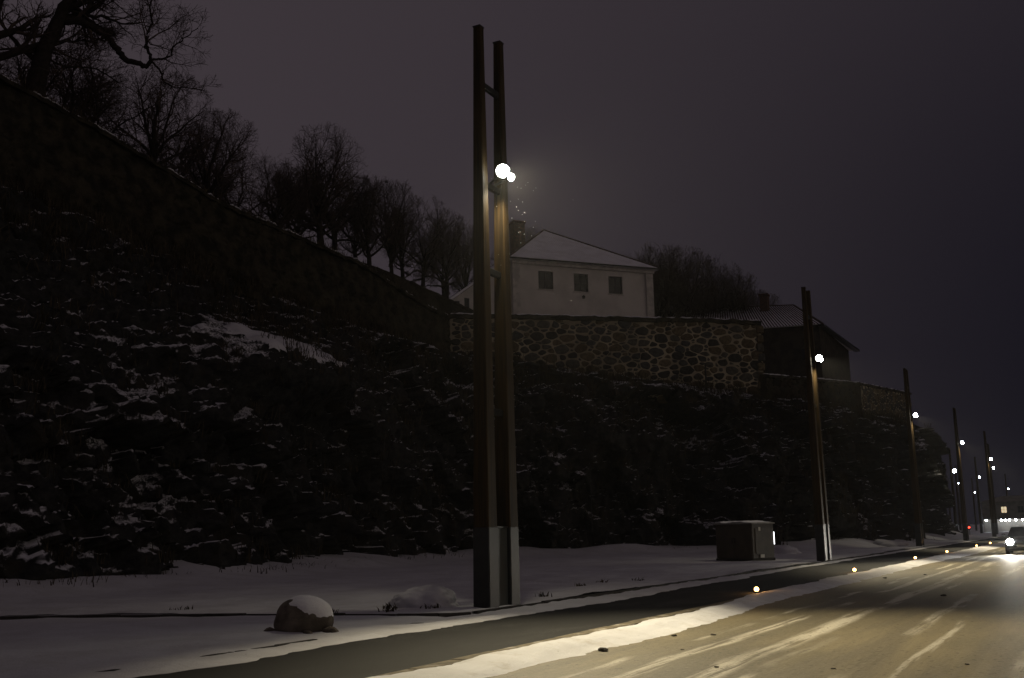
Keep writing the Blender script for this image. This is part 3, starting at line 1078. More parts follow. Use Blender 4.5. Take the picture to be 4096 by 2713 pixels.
# tile rows just breaking through the thin snow
V, F = [], []
a0, a1, apx = Vector((-roof_e, -roof_e, 24.09)), Vector((HL + roof_e, -roof_e, 24.09)), Vector((6.5, 8.6, 29.39))
ncol = 62
for k in range(1, ncol):
    f = k / ncol
    bpt = a0.lerp(a1, f)
    # column runs straight up the slope until it meets a hip
    side = f / (((apx.x - a0.x) / (a1.x - a0.x))) if bpt.x < apx.x else (1 - f) / (1 - (apx.x - a0.x) / (a1.x - a0.x))
    tp = Vector((bpt.x, a0.y + (apx.y - a0.y) * side, a0.z + (apx.z - a0.z) * side))
    o_ = len(V)
    for p in (bpt, tp):
        V += [(p.x - .03, p.y, p.z - .01), (p.x, p.y, p.z + .022), (p.x + .03, p.y, p.z - .01)]
    F += [(o_, o_ + 1, o_ + 4, o_ + 3), (o_ + 1, o_ + 2, o_ + 5, o_ + 4)]
tag(obj('tile_ribs', V, F, M['roof_snow'], roof), None, None, None, 'stuff')
bm = bmesh.new()
for h0 in ((-roof_e, -roof_e, 24.10), (HL + roof_e, -roof_e, 24.10)):
    cyl(bm, h0, (apx.x, apx.y, apx.z + .02), .09, .09, 8)
obm('hip_ridge', bm, M['tile'], roof)
box('gutter', -roof_e - .04, HL + roof_e + .04, -roof_e - .1, -roof_e - .003, 23.92, 24.06, M['dark_steel'], house, .02)
ch = box('chimney', 3.95, 5.05, 9.6, 10.7, 25.5, 30.2, M['brick'], house)
box('chimney_cap', 3.85, 5.15, 9.5, 10.8, 30.2, 30.42, M['brick'], ch, .03)
bm = bmesh.new()
cyl(bm, (6.25, -.02, 21.2), (6.25, -.32, 21.25), .025, n=8)
bbox(bm, 6.15, 6.35, -.42, -.22, 20.95, 21.2, .02)
obm('wall_lantern', bm, M['dark_steel'], house)
box('downpipe', 12.33, 12.43, -.17, -.07, 16, 23.9, M['trim'], house)

# lower wing left of the house
wing = empty('house_wing', (-40.39, 75.99, 0), math.radians(49.294))
tag(wing, 'small white side building with slanting roof left of the white house', 'house')
gw = [(-4.75, -4.35, 19.3, 20.35), (-3.95, -3.5, 19.3, 20.65)]
V = [(-6.6, .9, 16), (-.06, .9, 16), (-.06, .9, 24.1), (-6.6, .9, 19.2)]
# gable front as a fan of cells with openings
V, F = [], []
xs_ = [-6.6, -4.75, -4.35, -3.95, -3.5, -.06]
zt_ = lambda x: 19.2 + (x + 6.6) / 6.54 * 4.9
for i in range(5):
    xa, xb = xs_[i], xs_[i + 1]
    hole = {1: gw[0], 3: gw[1]}.get(i)
    segs = [(16, 16, zt_(xa), zt_(xb))] if hole is None else [(16, 16, hole[2], hole[2]), (hole[3], hole[3], zt_(xa), zt_(xb))]
    for z0a, z0b, z1a, z1b in segs:
        o_ = len(V)
        V += [(xa, .9, z0a), (xb, .9, z0b), (xb, .9, z1b), (xa, .9, z1a)]
        F.append((o_, o_ + 1, o_ + 2, o_ + 3))
o_ = len(V)
V += [(-6.6, .9, 16), (-6.6, 7, 16), (-6.6, 7, 19.2), (-6.6, .9, 19.2)]
F.append((o_ + 1, o_, o_ + 3, o_ + 2))
obj('wall', V, F, M['plaster'], wing)
for g_ in gw:
    window(wing, *g_, 1.0, M['win_dark'], M['glass'], 1, 2)
V = [(-7.0, .5, 18.95), (-.06, .5, 24.15), (-.06, 7.2, 24.15), (-7.0, 7.2, 18.95)]
V += [(x, y, z + .2) for x, y, z in V]
obj('roof', V, [(4, 5, 6, 7), (0, 1, 5, 4), (3, 0, 4, 7), (1, 0, 3, 2), (2, 3, 7, 6), (1, 2, 6, 5)], M['roof_snow'], wing)

# dark stone building further on
b2 = empty('stone_building', (-21.72, 103.8, 0))
tag(b2, 'dark stone building with ribbed snowy roof beyond the fieldstone corner', 'building')
B2W, B2D = 24.0, 17.6
V = [(-B2W, -5.0, 12), (0, 0, 12), (-.65, B2D, 12), (-B2W, B2D, 12)]
V += [(x, y, 21.0) for x, y, z in V]
obj('wall', V, [(0, 1, 5, 4), (1, 2, 6, 5), (2, 3, 7, 6), (3, 0, 4, 7)], M['dark_stone'], b2)
e0, e1, e2, e3 = (-B2W, -5.5, 20.95), (.45, -.4, 20.95), (-.2, B2D + .4, 20.95), (-B2W, B2D + .4, 20.95)
r0, r1 = (-4.2, 8.2, 24.85), (-B2W, 6.0, 25.9)
V = [e0, e1, e2, e3, r0, r1]
rf = obj('roof', V, [(0, 1, 4, 5), (1, 2, 4), (2, 3, 5, 4), (3, 2, 1, 0)], M['roof_snow'], b2)
V, F = [], []
E0, E1, R0, R1 = Vector(e0), Vector(e1), Vector(r0), Vector(r1)
for k in range(86):
    f = (k + .5) / 86
    a = E0.lerp(E1, f)
    bq = R1.lerp(R0, f)
    d = (E1 - E0).normalized() * .075
    o_ = len(V)
    for p in (a, bq):
        V += [(p.x - d.x, p.y - d.y, p.z - .02), (p.x, p.y, p.z + .07), (p.x + d.x, p.y + d.y, p.z - .02)]
    F += [(o_, o_ + 1, o_ + 4, o_ + 3), (o_ + 1, o_ + 2, o_ + 5, o_ + 4), (o_, o_ + 1, o_ + 2)]
tag(obj('tile_ribs', V, F, M['tile'], rf), None, None, None, 'stuff')
bm = bmesh.new()
cyl(bm, e1, r0, .10, n=8)
cyl(bm, r0, r1, .10, n=8)
obm('ridge_tiles', bm, M['tile'], rf)
box('eave_board', -.02, .55, -.36, B2D, 20.72, 20.93, M['dark_steel'], b2)
ch2 = box('chimney', -7.1, -6.3, 5.6, 6.4, 23.4, 25.7, M['brick'], b2)
box('chimney_cap', -7.2, -6.2, 5.5, 6.5, 25.7, 25.9, M['brick'], ch2)
for zz in (17.6,):
    for xx in (-3.6, -1.3):
        box('window', xx - .35, xx + .35, -.85 + .2 * (xx / -3.6) - .02, -.2, zz, zz + 1.0, M['glass'], b2)

# floodlit spire showing through the trees; its floodlighting is emission on the tip
sp_ = empty('church_spire', (-85.6, 287.5, 0))
tag(sp_, 'tiny orange floodlit spire tip glowing between the far trees', 'spire')
bm = bmesh.new()
cyl(bm, (0, 0, 20), (0, 0, 60.6), 1.6, 1.2, 8)
obm('tower', bm, M['dark_stone'], sp_)
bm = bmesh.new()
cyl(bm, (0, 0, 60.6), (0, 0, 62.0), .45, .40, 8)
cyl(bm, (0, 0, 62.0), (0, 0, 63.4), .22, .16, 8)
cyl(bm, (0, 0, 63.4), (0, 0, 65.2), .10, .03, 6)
obm('spire_tip', bm, M['spire_glow'], sp_)

# ---------------------------------------------------------------- lamp posts
def tapered_square(bm, cx, cy, z0, z1, h0, h1, cham=.0):
    a = [bm.verts.new((cx + sx * h0, cy + sy * h0, z0)) for sx, sy in ((-1, -1), (1, -1), (1, 1), (-1, 1))]
    b_ = [bm.verts.new((cx + sx * h1, cy + sy * h1, z1)) for sx, sy in ((-1, -1), (1, -1), (1, 1), (-1, 1))]
    for k in range(4):
        bm.faces.new((a[k], a[(k + 1) % 4], b_[(k + 1) % 4], b_[k]))
    bm.faces.new(a[::-1])
    bm.faces.new(b_)
    es = [e for e in bm.edges if abs(e.verts[0].co.z - e.verts[1].co.z) > 1 and (e.verts[0] in a or e.verts[1] in a)]
    bmesh.ops.bevel(bm, geom=es, offset=.02, segments=1, affect='EDGES', profile=.5)


def floodlight(parent, loc, aim, mat, spot_w, far=False):
    d = Vector(aim).normalized()
    q = d.to_track_quat('Z', 'Y')
    bm = bmesh.new()
    cyl(bm, (0, 0, -.24), (0, 0, -.02), .09, .15, 16)
    cyl(bm, (0, 0, -.02), (0, 0, .05), .16, .165, 16, cap=True)
    fl = obm('floodlight', bm, M['dark_steel'], parent, loc=loc)
    fl.rotation_euler = q.to_euler()
    bm = bmesh.new()
    R_ = .15
    rings = []
    for j, (rr_, zz) in enumerate(((R_, .052), (R_ * .95, .075), (R_ * .7, .105), (R_ * .35, .12))):
        rings.append([bm.verts.new((rr_ * math.cos(2 * math.pi * k / 16), rr_ * math.sin(2 * math.pi * k / 16), zz)) for k in range(16)])
    for j in range(3):
        for k in range(16):
            bm.faces.new((rings[j][k], rings[j][(k + 1) % 16], rings[j + 1][(k + 1) % 16], rings[j + 1][k]))
    bm.faces.new(rings[-1])
    obm('lens', bm, mat, fl, smooth=True)
    return fl


def make_post():
    root = empty('lamp_post', (0, 0, 0))
    H = 13.1
    for sy in (-1, 1):
        bm = bmesh.new()
        tapered_square(bm, 0, sy * .475, 1.72, H, .192, .094)
        obm('pole', bm, M['wood'], root)
        bm = bmesh.new()
        tapered_square(bm, 0, sy * .475, 0.0, 1.715, .206, .197)
        obm('base_sleeve', bm, M['steel'], root)
        box('pole_cap', -.099, .099, sy * .475 - .099, sy * .475 + .099, H + .002, H + .035, M['dark_steel'], root)
    for z in (11.75, 9.38, 7.38, 4.22):
        bm = bmesh.new()
        g_ = .46 - .186 * (1 - z / 26) + .02
        bbox(bm, -.05, .05, -g_ - .03, g_ + .03, z - .075, z + .075, .012)
        obm('crossbar', bm, M['dark_steel'], root)
    cb = box('cable_cabinet', -.15, .13, -.255, .255, .03, 1.70, M['panel'], root, .01)
    box('cabinet_lid', -.165, .15, -.252, .252, 1.703, 1.735, M['steel'], cb)
    bm = bmesh.new()
    cyl(bm, (.0, -.05, 9.45), (.36, -.18, 9.60), .03, n=8)
    cyl(bm, (.0, .1, 9.45), (.42, .12, 9.56), .03, n=8)
    obm('bracket', bm, M['dark_steel'], root)
    return root


def fit_lamps(root, far, spot):
    mt_ = M['lens_far'] if far else M['lens']
    floodlight(root, (.44, -.22, 9.64), (.42, -.80, -.35), mt_, 0)
    floodlight(root, (.49, .05, 9.565), (.80, -.45, -.40), mt_, 0).scale = (.58, .58, .58)
    if spot:
        L_ = bpy.data.lights.new('lamp_spill', 'SPOT')
        L_.energy = 300.0
        L_.spot_size = math.radians(140)
        L_.spot_blend = 1.0
        L_.color = (1.0, .90, .66)
        L_.shadow_soft_size = .1
        lo_ = bpy.data.objects.new('lamp_spill', L_)
        lo_.location = (.34, -.04, 9.36)
        link(lo_, root)
        L_ = bpy.data.lights.new('lamp_light', 'SPOT')
        L_.energy = LAMP_W
        L_.color = LAMP_COL
        L_.spot_size = math.radians(86)
        L_.spot_blend = 1.0
        L_.shadow_soft_size = .12
        lo_ = bpy.data.objects.new('lamp_light', L_)
        lo_.location = (.62, -.42, 9.55)
        lo_.rotation_euler = Vector((-8.5, 5.6, 9.6)).normalized().to_track_quat('Z', 'Y').to_euler()
        link(lo_, root)


post = make_post()
PX, PY, PS = -11.44, 20.53, 31.67
posts = [
    ((PX, PY, .06), 'nearest twin-pole wooden lamp post standing tall in the foreground', True),
    ((PX, PY + PS, .06), 'twin-pole lamp post just right of the utility cabinet', True),
    ((PX, PY + 2 * PS, .06), 'third nearest twin-pole lamp post, in front of the rampart end', True),
    ((PX, PY + 3 * PS, .06), 'fourth nearest twin-pole lamp post, just right of the rock edge', True),
    ((-11.3, PY + 4 * PS, .05), 'fifth nearest twin-pole lamp post, left of a close pair at the right', True),
    ((-12.8, 171.0, .05), 'far twin-pole lamp post overlapping the fifth at its right side', False),
    ((-17.5, 203.0, .05), 'far thin lamp post left of the close pair of posts', False),
    ((-18.6, 175.6, .05), 'far lamp post with the starry bright light beside the fourth post', False),
    ((-23.6, 230.0, .05), 'distant lamp post with small light behind the fourth post', False),
    ((-26.8, 297.0, .05), 'distant lamp post, small light left of the far thin post', False),
    ((-17.8, 278.5, .05), 'distant lamp post with the rightmost small light over the far building', False),
    ((-36.1, 328.0, .05), 'most distant lamp post, tiny light at the foot of the rock edge', False),
]
clones = [post] + [copy_tree(post) for _ in posts[1:]]
for i, (o, (loc, lab, spot)) in enumerate(zip(clones, posts)):
    o.location = loc
    tag(o, lab, 'lamp post', 'twin-pole lamp posts along the street')
    fit_lamps(o, i >= 2, spot)
    if i == 7:
        for c_ in o.children:
            if c_.name.startswith('floodlight'):
                c_.scale = c_.scale * 1.9

# ---------------------------------------------------------------- marker studs along the kerb
def make_stud():
    root = empty('marker_light', (0, 0, 0))
    bm = bmesh.new()
    cyl(bm, (0, 0, 0), (0, 0, .035), .09, .075, 14)
    obm('housing', bm, M['dark_steel'], root)
    bm = bmesh.new()
    bmesh.ops.create_uvsphere(bm, u_segments=14, v_segments=8, radius=.058)
    for v_ in list(bm.verts):
        v_.co.z = v_.co.z + .08
    obm('lens', bm, M['stud'], root, smooth=True)
    return root


ORD = ['nearest', 'second', 'third', 'fourth', 'fifth', 'sixth']
st0 = make_stud()
sts = [st0] + [copy_tree(st0) for _ in range(5)]
for k, (o, yy) in enumerate(zip(sts, (27.3, 39.9, 54.6, 67.0, 84.5, 96.0))):
    o.location = (-7.72, yy, .06)
    tag(o, '%s glowing orange marker light low beside the street kerb%s' % (ORD[k], '' if k else ', the largest'), 'marker light', 'orange marker lights along the kerb')
    L_ = bpy.data.lights.new('marker_glow', 'POINT')
    L_.energy = 6.0
    L_.color = (1, .48, .14)
    L_.shadow_soft_size = .05
    lo_ = bpy.data.objects.new('marker_glow', L_)
    lo_.location = (0, 0, .24)
    link(lo_, o)

# ---------------------------------------------------------------- utility cabinet
uc = empty('utility_cabinet', (-15.15, 52.0, .16), math.radians(-22))
tag(uc, 'brown utility cabinet standing on the snowy lawn below the rock', 'cabinet')
box('plinth', -1.12, 1.12, -.85, .85, -.1, .09, M['edging'], uc)
for s, (a, bb) in enumerate(((-1.08, -.005), (.005, 1.08))):
    d_ = box('door', a, bb, -.845, -.80, .1, 1.68, M['cabinet'], uc, .008)
    box('handle', (.06 if s else -.10), (.10 if s else -.06), -.875, -.847, .8, 1.05, M['dark_steel'], d_)
box('body', -1.1, 1.1, -.80, .82, .095, 1.70, M['cabinet'], uc)
lid = box('lid', -1.18, 1.18, -.92, .90, 1.703, 1.77, M['cab_lid'], uc, .015)
rough_cap('snow_cap', [(-1.1, 0, 1.81), (1.1, 0, 1.815)], 1.35, .045, M['snow_clean'], lid, 5, .1, .12)
box('side_panel', 1.102, 1.125, -.6, .6, .3, 1.5, M['cabinet'], uc)
box('label_plate', 1.126, 1.132, -.35, -.2, 1.38, 1.55, M['sticker'], uc)
box('vent_cover', 1.126, 1.14, -.3, 0.0, .12, .27, M['sticker'], uc)
box('emissive_strip', 1.105, 1.128, .825, .86, .72, 1.32, M['emissive_strip'], uc)  # narrow white strip on the cabinet edge with its own emission

# ---------------------------------------------------------------- boulder, mound, stones, clods
def lump(name, sx, sy, sz, mat, parent=None, loc=None, seed=0, rough=.22, sub=3, flat=.3):
    bm = bmesh.new()
    bmesh.ops.create_icosphere(bm, subdivisions=sub, radius=1)
    A = np.array([v_.co for v_ in bm.verts])
    n_ = fbm(A * 1.3 + seed * 7.7, 4, .55)
    for v_, k in zip(bm.verts, n_):
        c = v_.co * (1 + rough * k)
        z = c.z if c.z > -flat else -flat + (c.z + flat) * .15
        v_.co = Vector((c.x * sx, c.y * sy, (z + flat) * sz / (1 + flat)))
    return obm(name, bm, mat, parent, smooth=sub > 2, loc=loc)


bo = empty('boulder', (-11.98, 14.75, .075), .4)
tag(bo, 'rounded boulder capped with snow beside the bike path', 'boulder')
lump('rock', .50, .46, .60, M['boulder'], bo, seed=2, rough=.055, sub=4, flat=.45)
# snow cap: a shell over the boulder's top
bm = bmesh.new()
bmesh.ops.create_icosphere(bm, subdivisions=4, radius=1)
A = np.array([v_.co for v_ in bm.verts])
n_ = fbm(A * 1.3 + 2 * 7.7, 4, .55)
n2_ = fbm(A * 2.4 + 3, 4, .6)
kill = []
for v_, k, k2 in zip(bm.verts, n_, n2_):
    c0 = v_.co.copy()
    c = c0 * (1 + .055 * k)
    e_ = c0.z * .85 + .42 * c0.x + .05 * c0.y + .13 * k2 - .42
    th = .05 * min(1, max(0, e_ * 3)) - .010
    c = c * (1 + th)
    v_.co = Vector((c.x * .50, c.y * .46, (c.z + .45) * .60 / 1.45))
    if e_ < -.02:
        kill.append(v_)
bmesh.ops.delete(bm, geom=kill, context='VERTS')
obm('snow_cap', bm, M['snow_clean'], bo, smooth=True)
for k, (x, y, s, lab) in enumerate(((-12.42, 14.42, .12, 'small dark stone at the left foot of the snow-capped boulder'), (-11.38, 14.72, .15, 'small dark stone at the right foot of the snow-capped boulder'), (-11.62, 14.42, .09, 'tiny dark stone in front of the snow-capped boulder'))):
    o = lump('stone', s, s * .8, s * .7, M['boulder'], None, (x, y, .075), seed=20 + k, sub=2)
    tag(o, lab, 'stone', 'stones around the boulder')
mo = lump('snow_mound', .85, .55, .40, M['snow'], None, (-12.95, 20.0, .11), seed=14, rough=.20, sub=5, flat=.04)
tag(mo, 'low heap of snow on the lawn just left of the nearest lamp post', 'snow heap')
for k, (x, y, s, lab) in enumerate(((-16.9, 66.0, 1.0, 'low snow heap right of the second lamp post foot'), (-14.2, 86.5, 1.2, 'low snow heap right of the third lamp post foot'))):
    o = lump('snow_mound', 1.1 * s, .7 * s, .45 * s, M['snow'], None, (x, y, .12), seed=30 + k, rough=.3, sub=4, flat=.08)
    tag(o, lab, 'snow heap')
cl_pts = [(-6.24, 14.19), (-6.02, 16.49), (-5.5, 16.83), (-6.1, 36.3), (-3.34, 27.57), (-5.25, 14.68), (-4.22, 13.0), (-5.27, 39.16), (-1.53, 14.24), (-2.9, 13.3)]
cl_lab = ['flat dark slush clod on the lower end of the kerb snow', 'dark slush clod at the road edge of the kerb snow', 'dark slush clod on the road right of the kerb snow clod',
          'small dark clod on the snow strip between two marker lights', 'dark clod on the road at the far end of the white streak', 'tiny dark clod low on the road near the kerb snow',
          'tiny dark clod at the bottom of the road, left of centre', 'tiny far clod on the dark band of the road', 'tiny dark clod at the lower right of the road', 'tiny dark clod at the bottom of the road between the white streaks']
for k, ((x, y), lab) in enumerate(zip(cl_pts, cl_lab)):
    s = (.05, .034, .032, .045, .05, .02, .02, .035, .02, .02)[k]
    o = lump('slush_clod', s * 1.5, s, s * .8, M['clod'], None, (x, y, .012 if k in (0, 1, 3) else .003), seed=50 + k, rough=.35, sub=2)
    tag(o, lab, 'clod', 'slush clods on the street')

# post and rod on the rock
bm = bmesh.new()
cyl(bm, (0, 0, -1.2), (0, 0, 2.0), .07, .06, 8)
pp_ = obm('iron_post', bm, M['dark_steel'], None, loc=(-24.55, 76.55, 11.9))
tag(pp_, 'short dark iron post standing before the fieldstone wall', 'post')
bm = bmesh.new()
cyl(bm, (0, 0, -1), (0, 0, 6.4), .03, .03, 6)
pp_ = obm('drain_rod', bm, M['steel'], None, loc=(-30.2, 67.6, 2.6))
tag(pp_, 'thin pale vertical rod against the dark rock', 'rod')

# ---------------------------------------------------------------- oncoming car (half out of the picture)
car = empty('car', (-3.62, 64.6, .01))
tag(car, 'dark oncoming car with a glaring headlight at the right edge', 'car')
sec = [  # y, half width, z bottom, z belt, half width at belt
    (0.0, .62, .32, .60, .58), (.10, .78, .22, .72, .74), (.5, .86, .18, .82, .82), (1.2, .88, .18, .93, .85), (2.2, .89, .18, .95, .86),
    (3.3, .89, .18, .96, .86), (3.9, .86, .20, .98, .82), (4.25, .78, .30, .92, .74), (4.32, .68, .40, .80, .64)]
V, F = [], []
for y, hw, zb, zt, hb in sec:
    V += [(-hw * .92, y, zb), (-hw, y, zb + .12), (-hw, y, zb + (zt - zb) * .6), (-hb, y, zt), (0, y, zt + .035), (hb, y, zt), (hw, y, zb + (zt - zb) * .6), (hw, y, zb + .12), (hw * .92, y, zb)]
for i in range(len(sec) - 1):
    for k in range(9):
        a, b_ = 9 * i + k, 9 * i + (k + 1) % 9
        F.append((a, b_, b_ + 9, a + 9))
F.append(tuple(range(8, -1, -1)))
F.append(tuple(range(9 * (len(sec) - 1), 9 * len(sec))))
obj('body', V, F, M['car_paint'], car, smooth=False)
V = [(-.80, 1.15, .95), (.80, 1.15, .95), (.60, 1.95, 1.43), (-.60, 1.95, 1.43), (-.60, 3.2, 1.42), (.60, 3.2, 1.42), (.76, 3.95, .98), (-.76, 3.95, .98)]
obj('cabin_glass', V, [(0, 1, 2, 3), (4, 5, 6, 7), (1, 6, 5, 2), (0, 3, 4, 7)], M['glass'], car)
box('roof', -.61, .61, 1.93, 3.22, 1.425, 1.465, M['car_paint'], car, .015)
for s in (-1, 1):
    for y in (.85, 3.45):
        wl = empty('wheel', (s * .80, y, .32), 0, car)
        bm = bmesh.new()
        cyl(bm, (-.10, 0, 0), (.10, 0, 0), .32, n=20)
        obm('tyre', bm, M['rubber'], wl)
        bm = bmesh.new()
        cyl(bm, (s * .101 - .005, 0, 0), (s * .101 + .01, 0, 0), .20, n=14)
        obm('rim', bm, M['steel'], wl)
    bm = bmesh.new()
    cyl(bm, (s * .60, -.02, .66), (s * .60, .10, .66), .17, .19, 16)
    obm('headlight', bm, M['headlight'], car)
    bm = bmesh.new()
    bbox(bm, s * .98 - .09, s * .98 + .09, 1.28, 1.38, .95, 1.08, .02)
    obm('mirror', bm, M['car_paint'], car)
    L_ = bpy.data.lights.new('headlight_beam', 'SPOT')
    L_.energy = 2200
    L_.color = (1, .95, .82)
    L_.spot_size = math.radians(92)
    L_.spot_blend = 1.0
    L_.shadow_soft_size = .08
    lo_ = bpy.data.objects.new('headlight_beam', L_)
    lo_.location = (s * .60, -.12, .66)
    lo_.rotation_euler = Vector((0, 10, 1.5)).normalized().to_track_quat('Z', 'Y').to_euler()
    link(lo_, car)
box('grille', -.40, .40, -.015, .02, .40, .56, M['dark_steel'], car, .01)
box('number_plate', -.26, .26, -.03, -.017, .40, .51, M['sticker'], car)

# ---------------------------------------------------------------- far quay building with a row of lights
fb = empty('quay_building', (-13.0, 232.0, 0))
tag(fb, 'distant low building with a row of white lights at the right edge', 'building')
fwins = [(x0, x0 + 1.1, 3.7, 5.0) for x0 in (3.4, 6.4, 9.4, 12.4, 15.4, 18.4)]
e_ = facade('wall', 22, 0, 5.9, fwins, .2, M['far_wall'], fb)
e_.location = (-6.6, 0, 0)
box('wall', -6.59, 15.39, .25, 9, 0, 5.89, M['far_wall'], fb)
for k, wdw in enumerate(fwins):
    w_ = window(fb, wdw[0] - 6.6, wdw[1] - 6.6, wdw[2], wdw[3], .10, M['win_dark'], M['lit_window'] if k == 0 else M['glass'], 2, 2)
V = [(-7.0, -.5, 5.9), (15.8, -.5, 5.9), (15.8, 9.5, 5.9), (-7.0, 9.5, 5.9), (-3, 4.5, 7.1), (12, 4.5, 7.1)]
obj('roof', V, [(0, 1, 5, 4), (1, 2, 5), (2, 3, 4, 5), (3, 0, 4), (3, 2, 1, 0)], M['far_wall'], fb)
box('canopy', -6.4, 15.2, -1.6, -.01, 2.55, 2.68, M['dark_steel'], fb)
lm = bmesh.new()
bmesh.ops.create_icosphere(lm, subdivisions=2, radius=.17)
lme = bpy.data.meshes.new('wall_lamp')
lm.to_mesh(lme)
lm.free()
lme.materials.append(M['lens_far'])
for x in (-5.9, -3.2, -2.5, -1.75, -.65, .55, 1.2, 2.3, 3.6):
    o = bpy.data.objects.new('wall_lamp', lme)
    o.location = (x, -1.3, 2.34)
    link(o, fb)
L_ = bpy.data.lights.new('canopy_light', 'AREA')
L_.shape = 'RECTANGLE'
L_.size, L_.size_y = 20, .3
L_.energy = 60
lo_ = bpy.data.objects.new('canopy_light', L_)
lo_.location = (4.4, -1.3, 2.2)
link(lo_, fb)

tl = empty('signal_post', (-14.3, 149.3, 0))
tag(tl, 'low red signal lamp on a short post beside the fourth lamp post', 'signal')
bm = bmesh.new()
cyl(bm, (0, 0, 0), (0, 0, 1.0), .04, n=8)
obm('post', bm, M['dark_steel'], tl)
bm = bmesh.new()
bbox(bm, -.14, .14, -.1, .1, 1.0, 1.62, .02)
obm('signal_box', bm, M['dark_steel'], tl)
bm = bmesh.new()
cyl(bm, (0, -.10, 1.28), (0, -.16, 1.28), .11, n=12)
obm('red_lens', bm, M['red_lamp'], tl)

# ---------------------------------------------------------------- bare trees
class TreeBuilder:
    def __init__(self, seed):
        self.r = np.random.default_rng(seed)
        self.br = []

    def rot(self, d, ang, az):
        d = d / np.linalg.norm(d)
        a = np.array([0, 0, 1.0]) if abs(d[2]) < .9 else np.array([1.0, 0, 0])
        u_ = np.cross(d, a)
        u_ /= np.linalg.norm(u_)
        w_ = np.cross(d, u_)
        return d * math.cos(ang) + (u_ * math.cos(az) + w_ * math.sin(az)) * math.sin(ang)

    def branch(self, p, d, L, r0, r1, n, wob, up, lev):
        pts, rad = [p], [r0]
        d = d / np.linalg.norm(d)
        for k in range(n):
            d = d + self.r.normal(0, wob, 3) + np.array([0, 0, up])
            d /= np.linalg.norm(d)
            p = p + d * L / n
            pts.append(p)
            rad.append(r0 + (r1 - r0) * (k + 1) / n)
        self.br.append((lev, np.array(pts), np.array(rad)))
        return np.array(pts), np.array(rad), d

    def at(self, pts, rad, t):
        f = t * (len(pts) - 1)
        i = min(int(f), len(pts) - 2)
        q = f - i
        return pts[i] * (1 - q) + pts[i + 1] * q, rad[i] * (1 - q) + rad[i + 1] * q, (pts[i + 1] - pts[i]) / (np.linalg.norm(pts[i + 1] - pts[i]) + 1e-9)

    def sprout(self, pts, rad, L, lev, counts, wobs, spreads, maxlev, t0=.25):
        n = counts[lev]
        az = self.r.uniform(0, 6.28)
        for k in range(n):
            t = t0 + (1 - t0) * (k + self.r.uniform(.2, .9)) / n
            t = min(t, 1.0)
            p, r_, d = self.at(pts, rad, t)
            az += 2.4 + self.r.normal(0, .5)
            a = spreads[lev] * self.r.uniform(.7, 1.25) * (1.15 - .45 * t)
            nd = self.rot(d, a, az)
            Lc = L * self.r.uniform(.50, .72) * (1.12 - .5 * t)
            rc = max(r_ * .62, .007)
            q, qr, _ = self.branch(p, nd, Lc, rc, max(rc * .35, .006), (5, 4, 3, 2, 2, 2)[lev], wobs[lev], .045 if lev < 2 else .02, lev + 1)
            if lev + 1 < maxlev:
                self.sprout(q, qr, Lc, lev + 1, counts, wobs, spreads, maxlev)

    def meshes(self, trunk_mat, twig_mat, root, split=1):
        out = {}
        for nm, cond, mt_ in (('trunk', lambda l: l <= split, trunk_mat), ('crown', lambda l: l > split, twig_mat)):
            V, F = [], []
            nvert = 0
            for lev, pts, rad in self.br:
                if not cond(lev):
                    continue
                s = 8 if lev == 0 else 6 if lev == 1 else 4 if lev == 2 else 3
                m_ = len(pts)
                d = np.gradient(pts, axis=0)
                d /= np.linalg.norm(d, axis=1, keepdims=True) + 1e-9
                ref = np.array([.31, .17, .93]) if abs(d[0, 2]) < .85 else np.array([1.0, .2, 0])
                u_ = np.cross(d, ref)
                u_ /= np.linalg.norm(u_, axis=1, keepdims=True) + 1e-9
                w_ = np.cross(d, u_)
                th = np.arange(s) * 2 * math.pi / s
                R_ = pts[:, None, :] + rad[:, None, None] * (u_[:, None, :] * np.cos(th)[None, :, None] + w_[:, None, :] * np.sin(th)[None, :, None])
                V.append(R_.reshape(-1, 3))
                idx = nvert + np.arange(m_ * s).reshape(m_, s)
                nx_ = np.roll(idx, -1, 1)
                F.append(np.stack([idx[:-1], nx_[:-1], nx_[1:], idx[1:]], -1).reshape(-1, 4))
                nvert += m_ * s
            if not V:
                continue
            V = np.concatenate(V)
            F = np.concatenate(F)
            me = bpy.data.meshes.new(nm)
            me.vertices.add(len(V))
            me.vertices.foreach_set('co', V.astype(np.float32).ravel())
            me.loops.add(F.size)
            me.loops.foreach_set('vertex_index', F.astype(np.int32).ravel())
            me.polygons.add(len(F))
            me.polygons.foreach_set('loop_start', np.arange(0, F.size, 4, dtype=np.int32))
            me.polygons.foreach_set('use_smooth', np.ones(len(F), dtype=bool))
            me.update(calc_edges=True)
            me.materials.append(mt_)
            link(bpy.data.objects.new(nm, me), root)


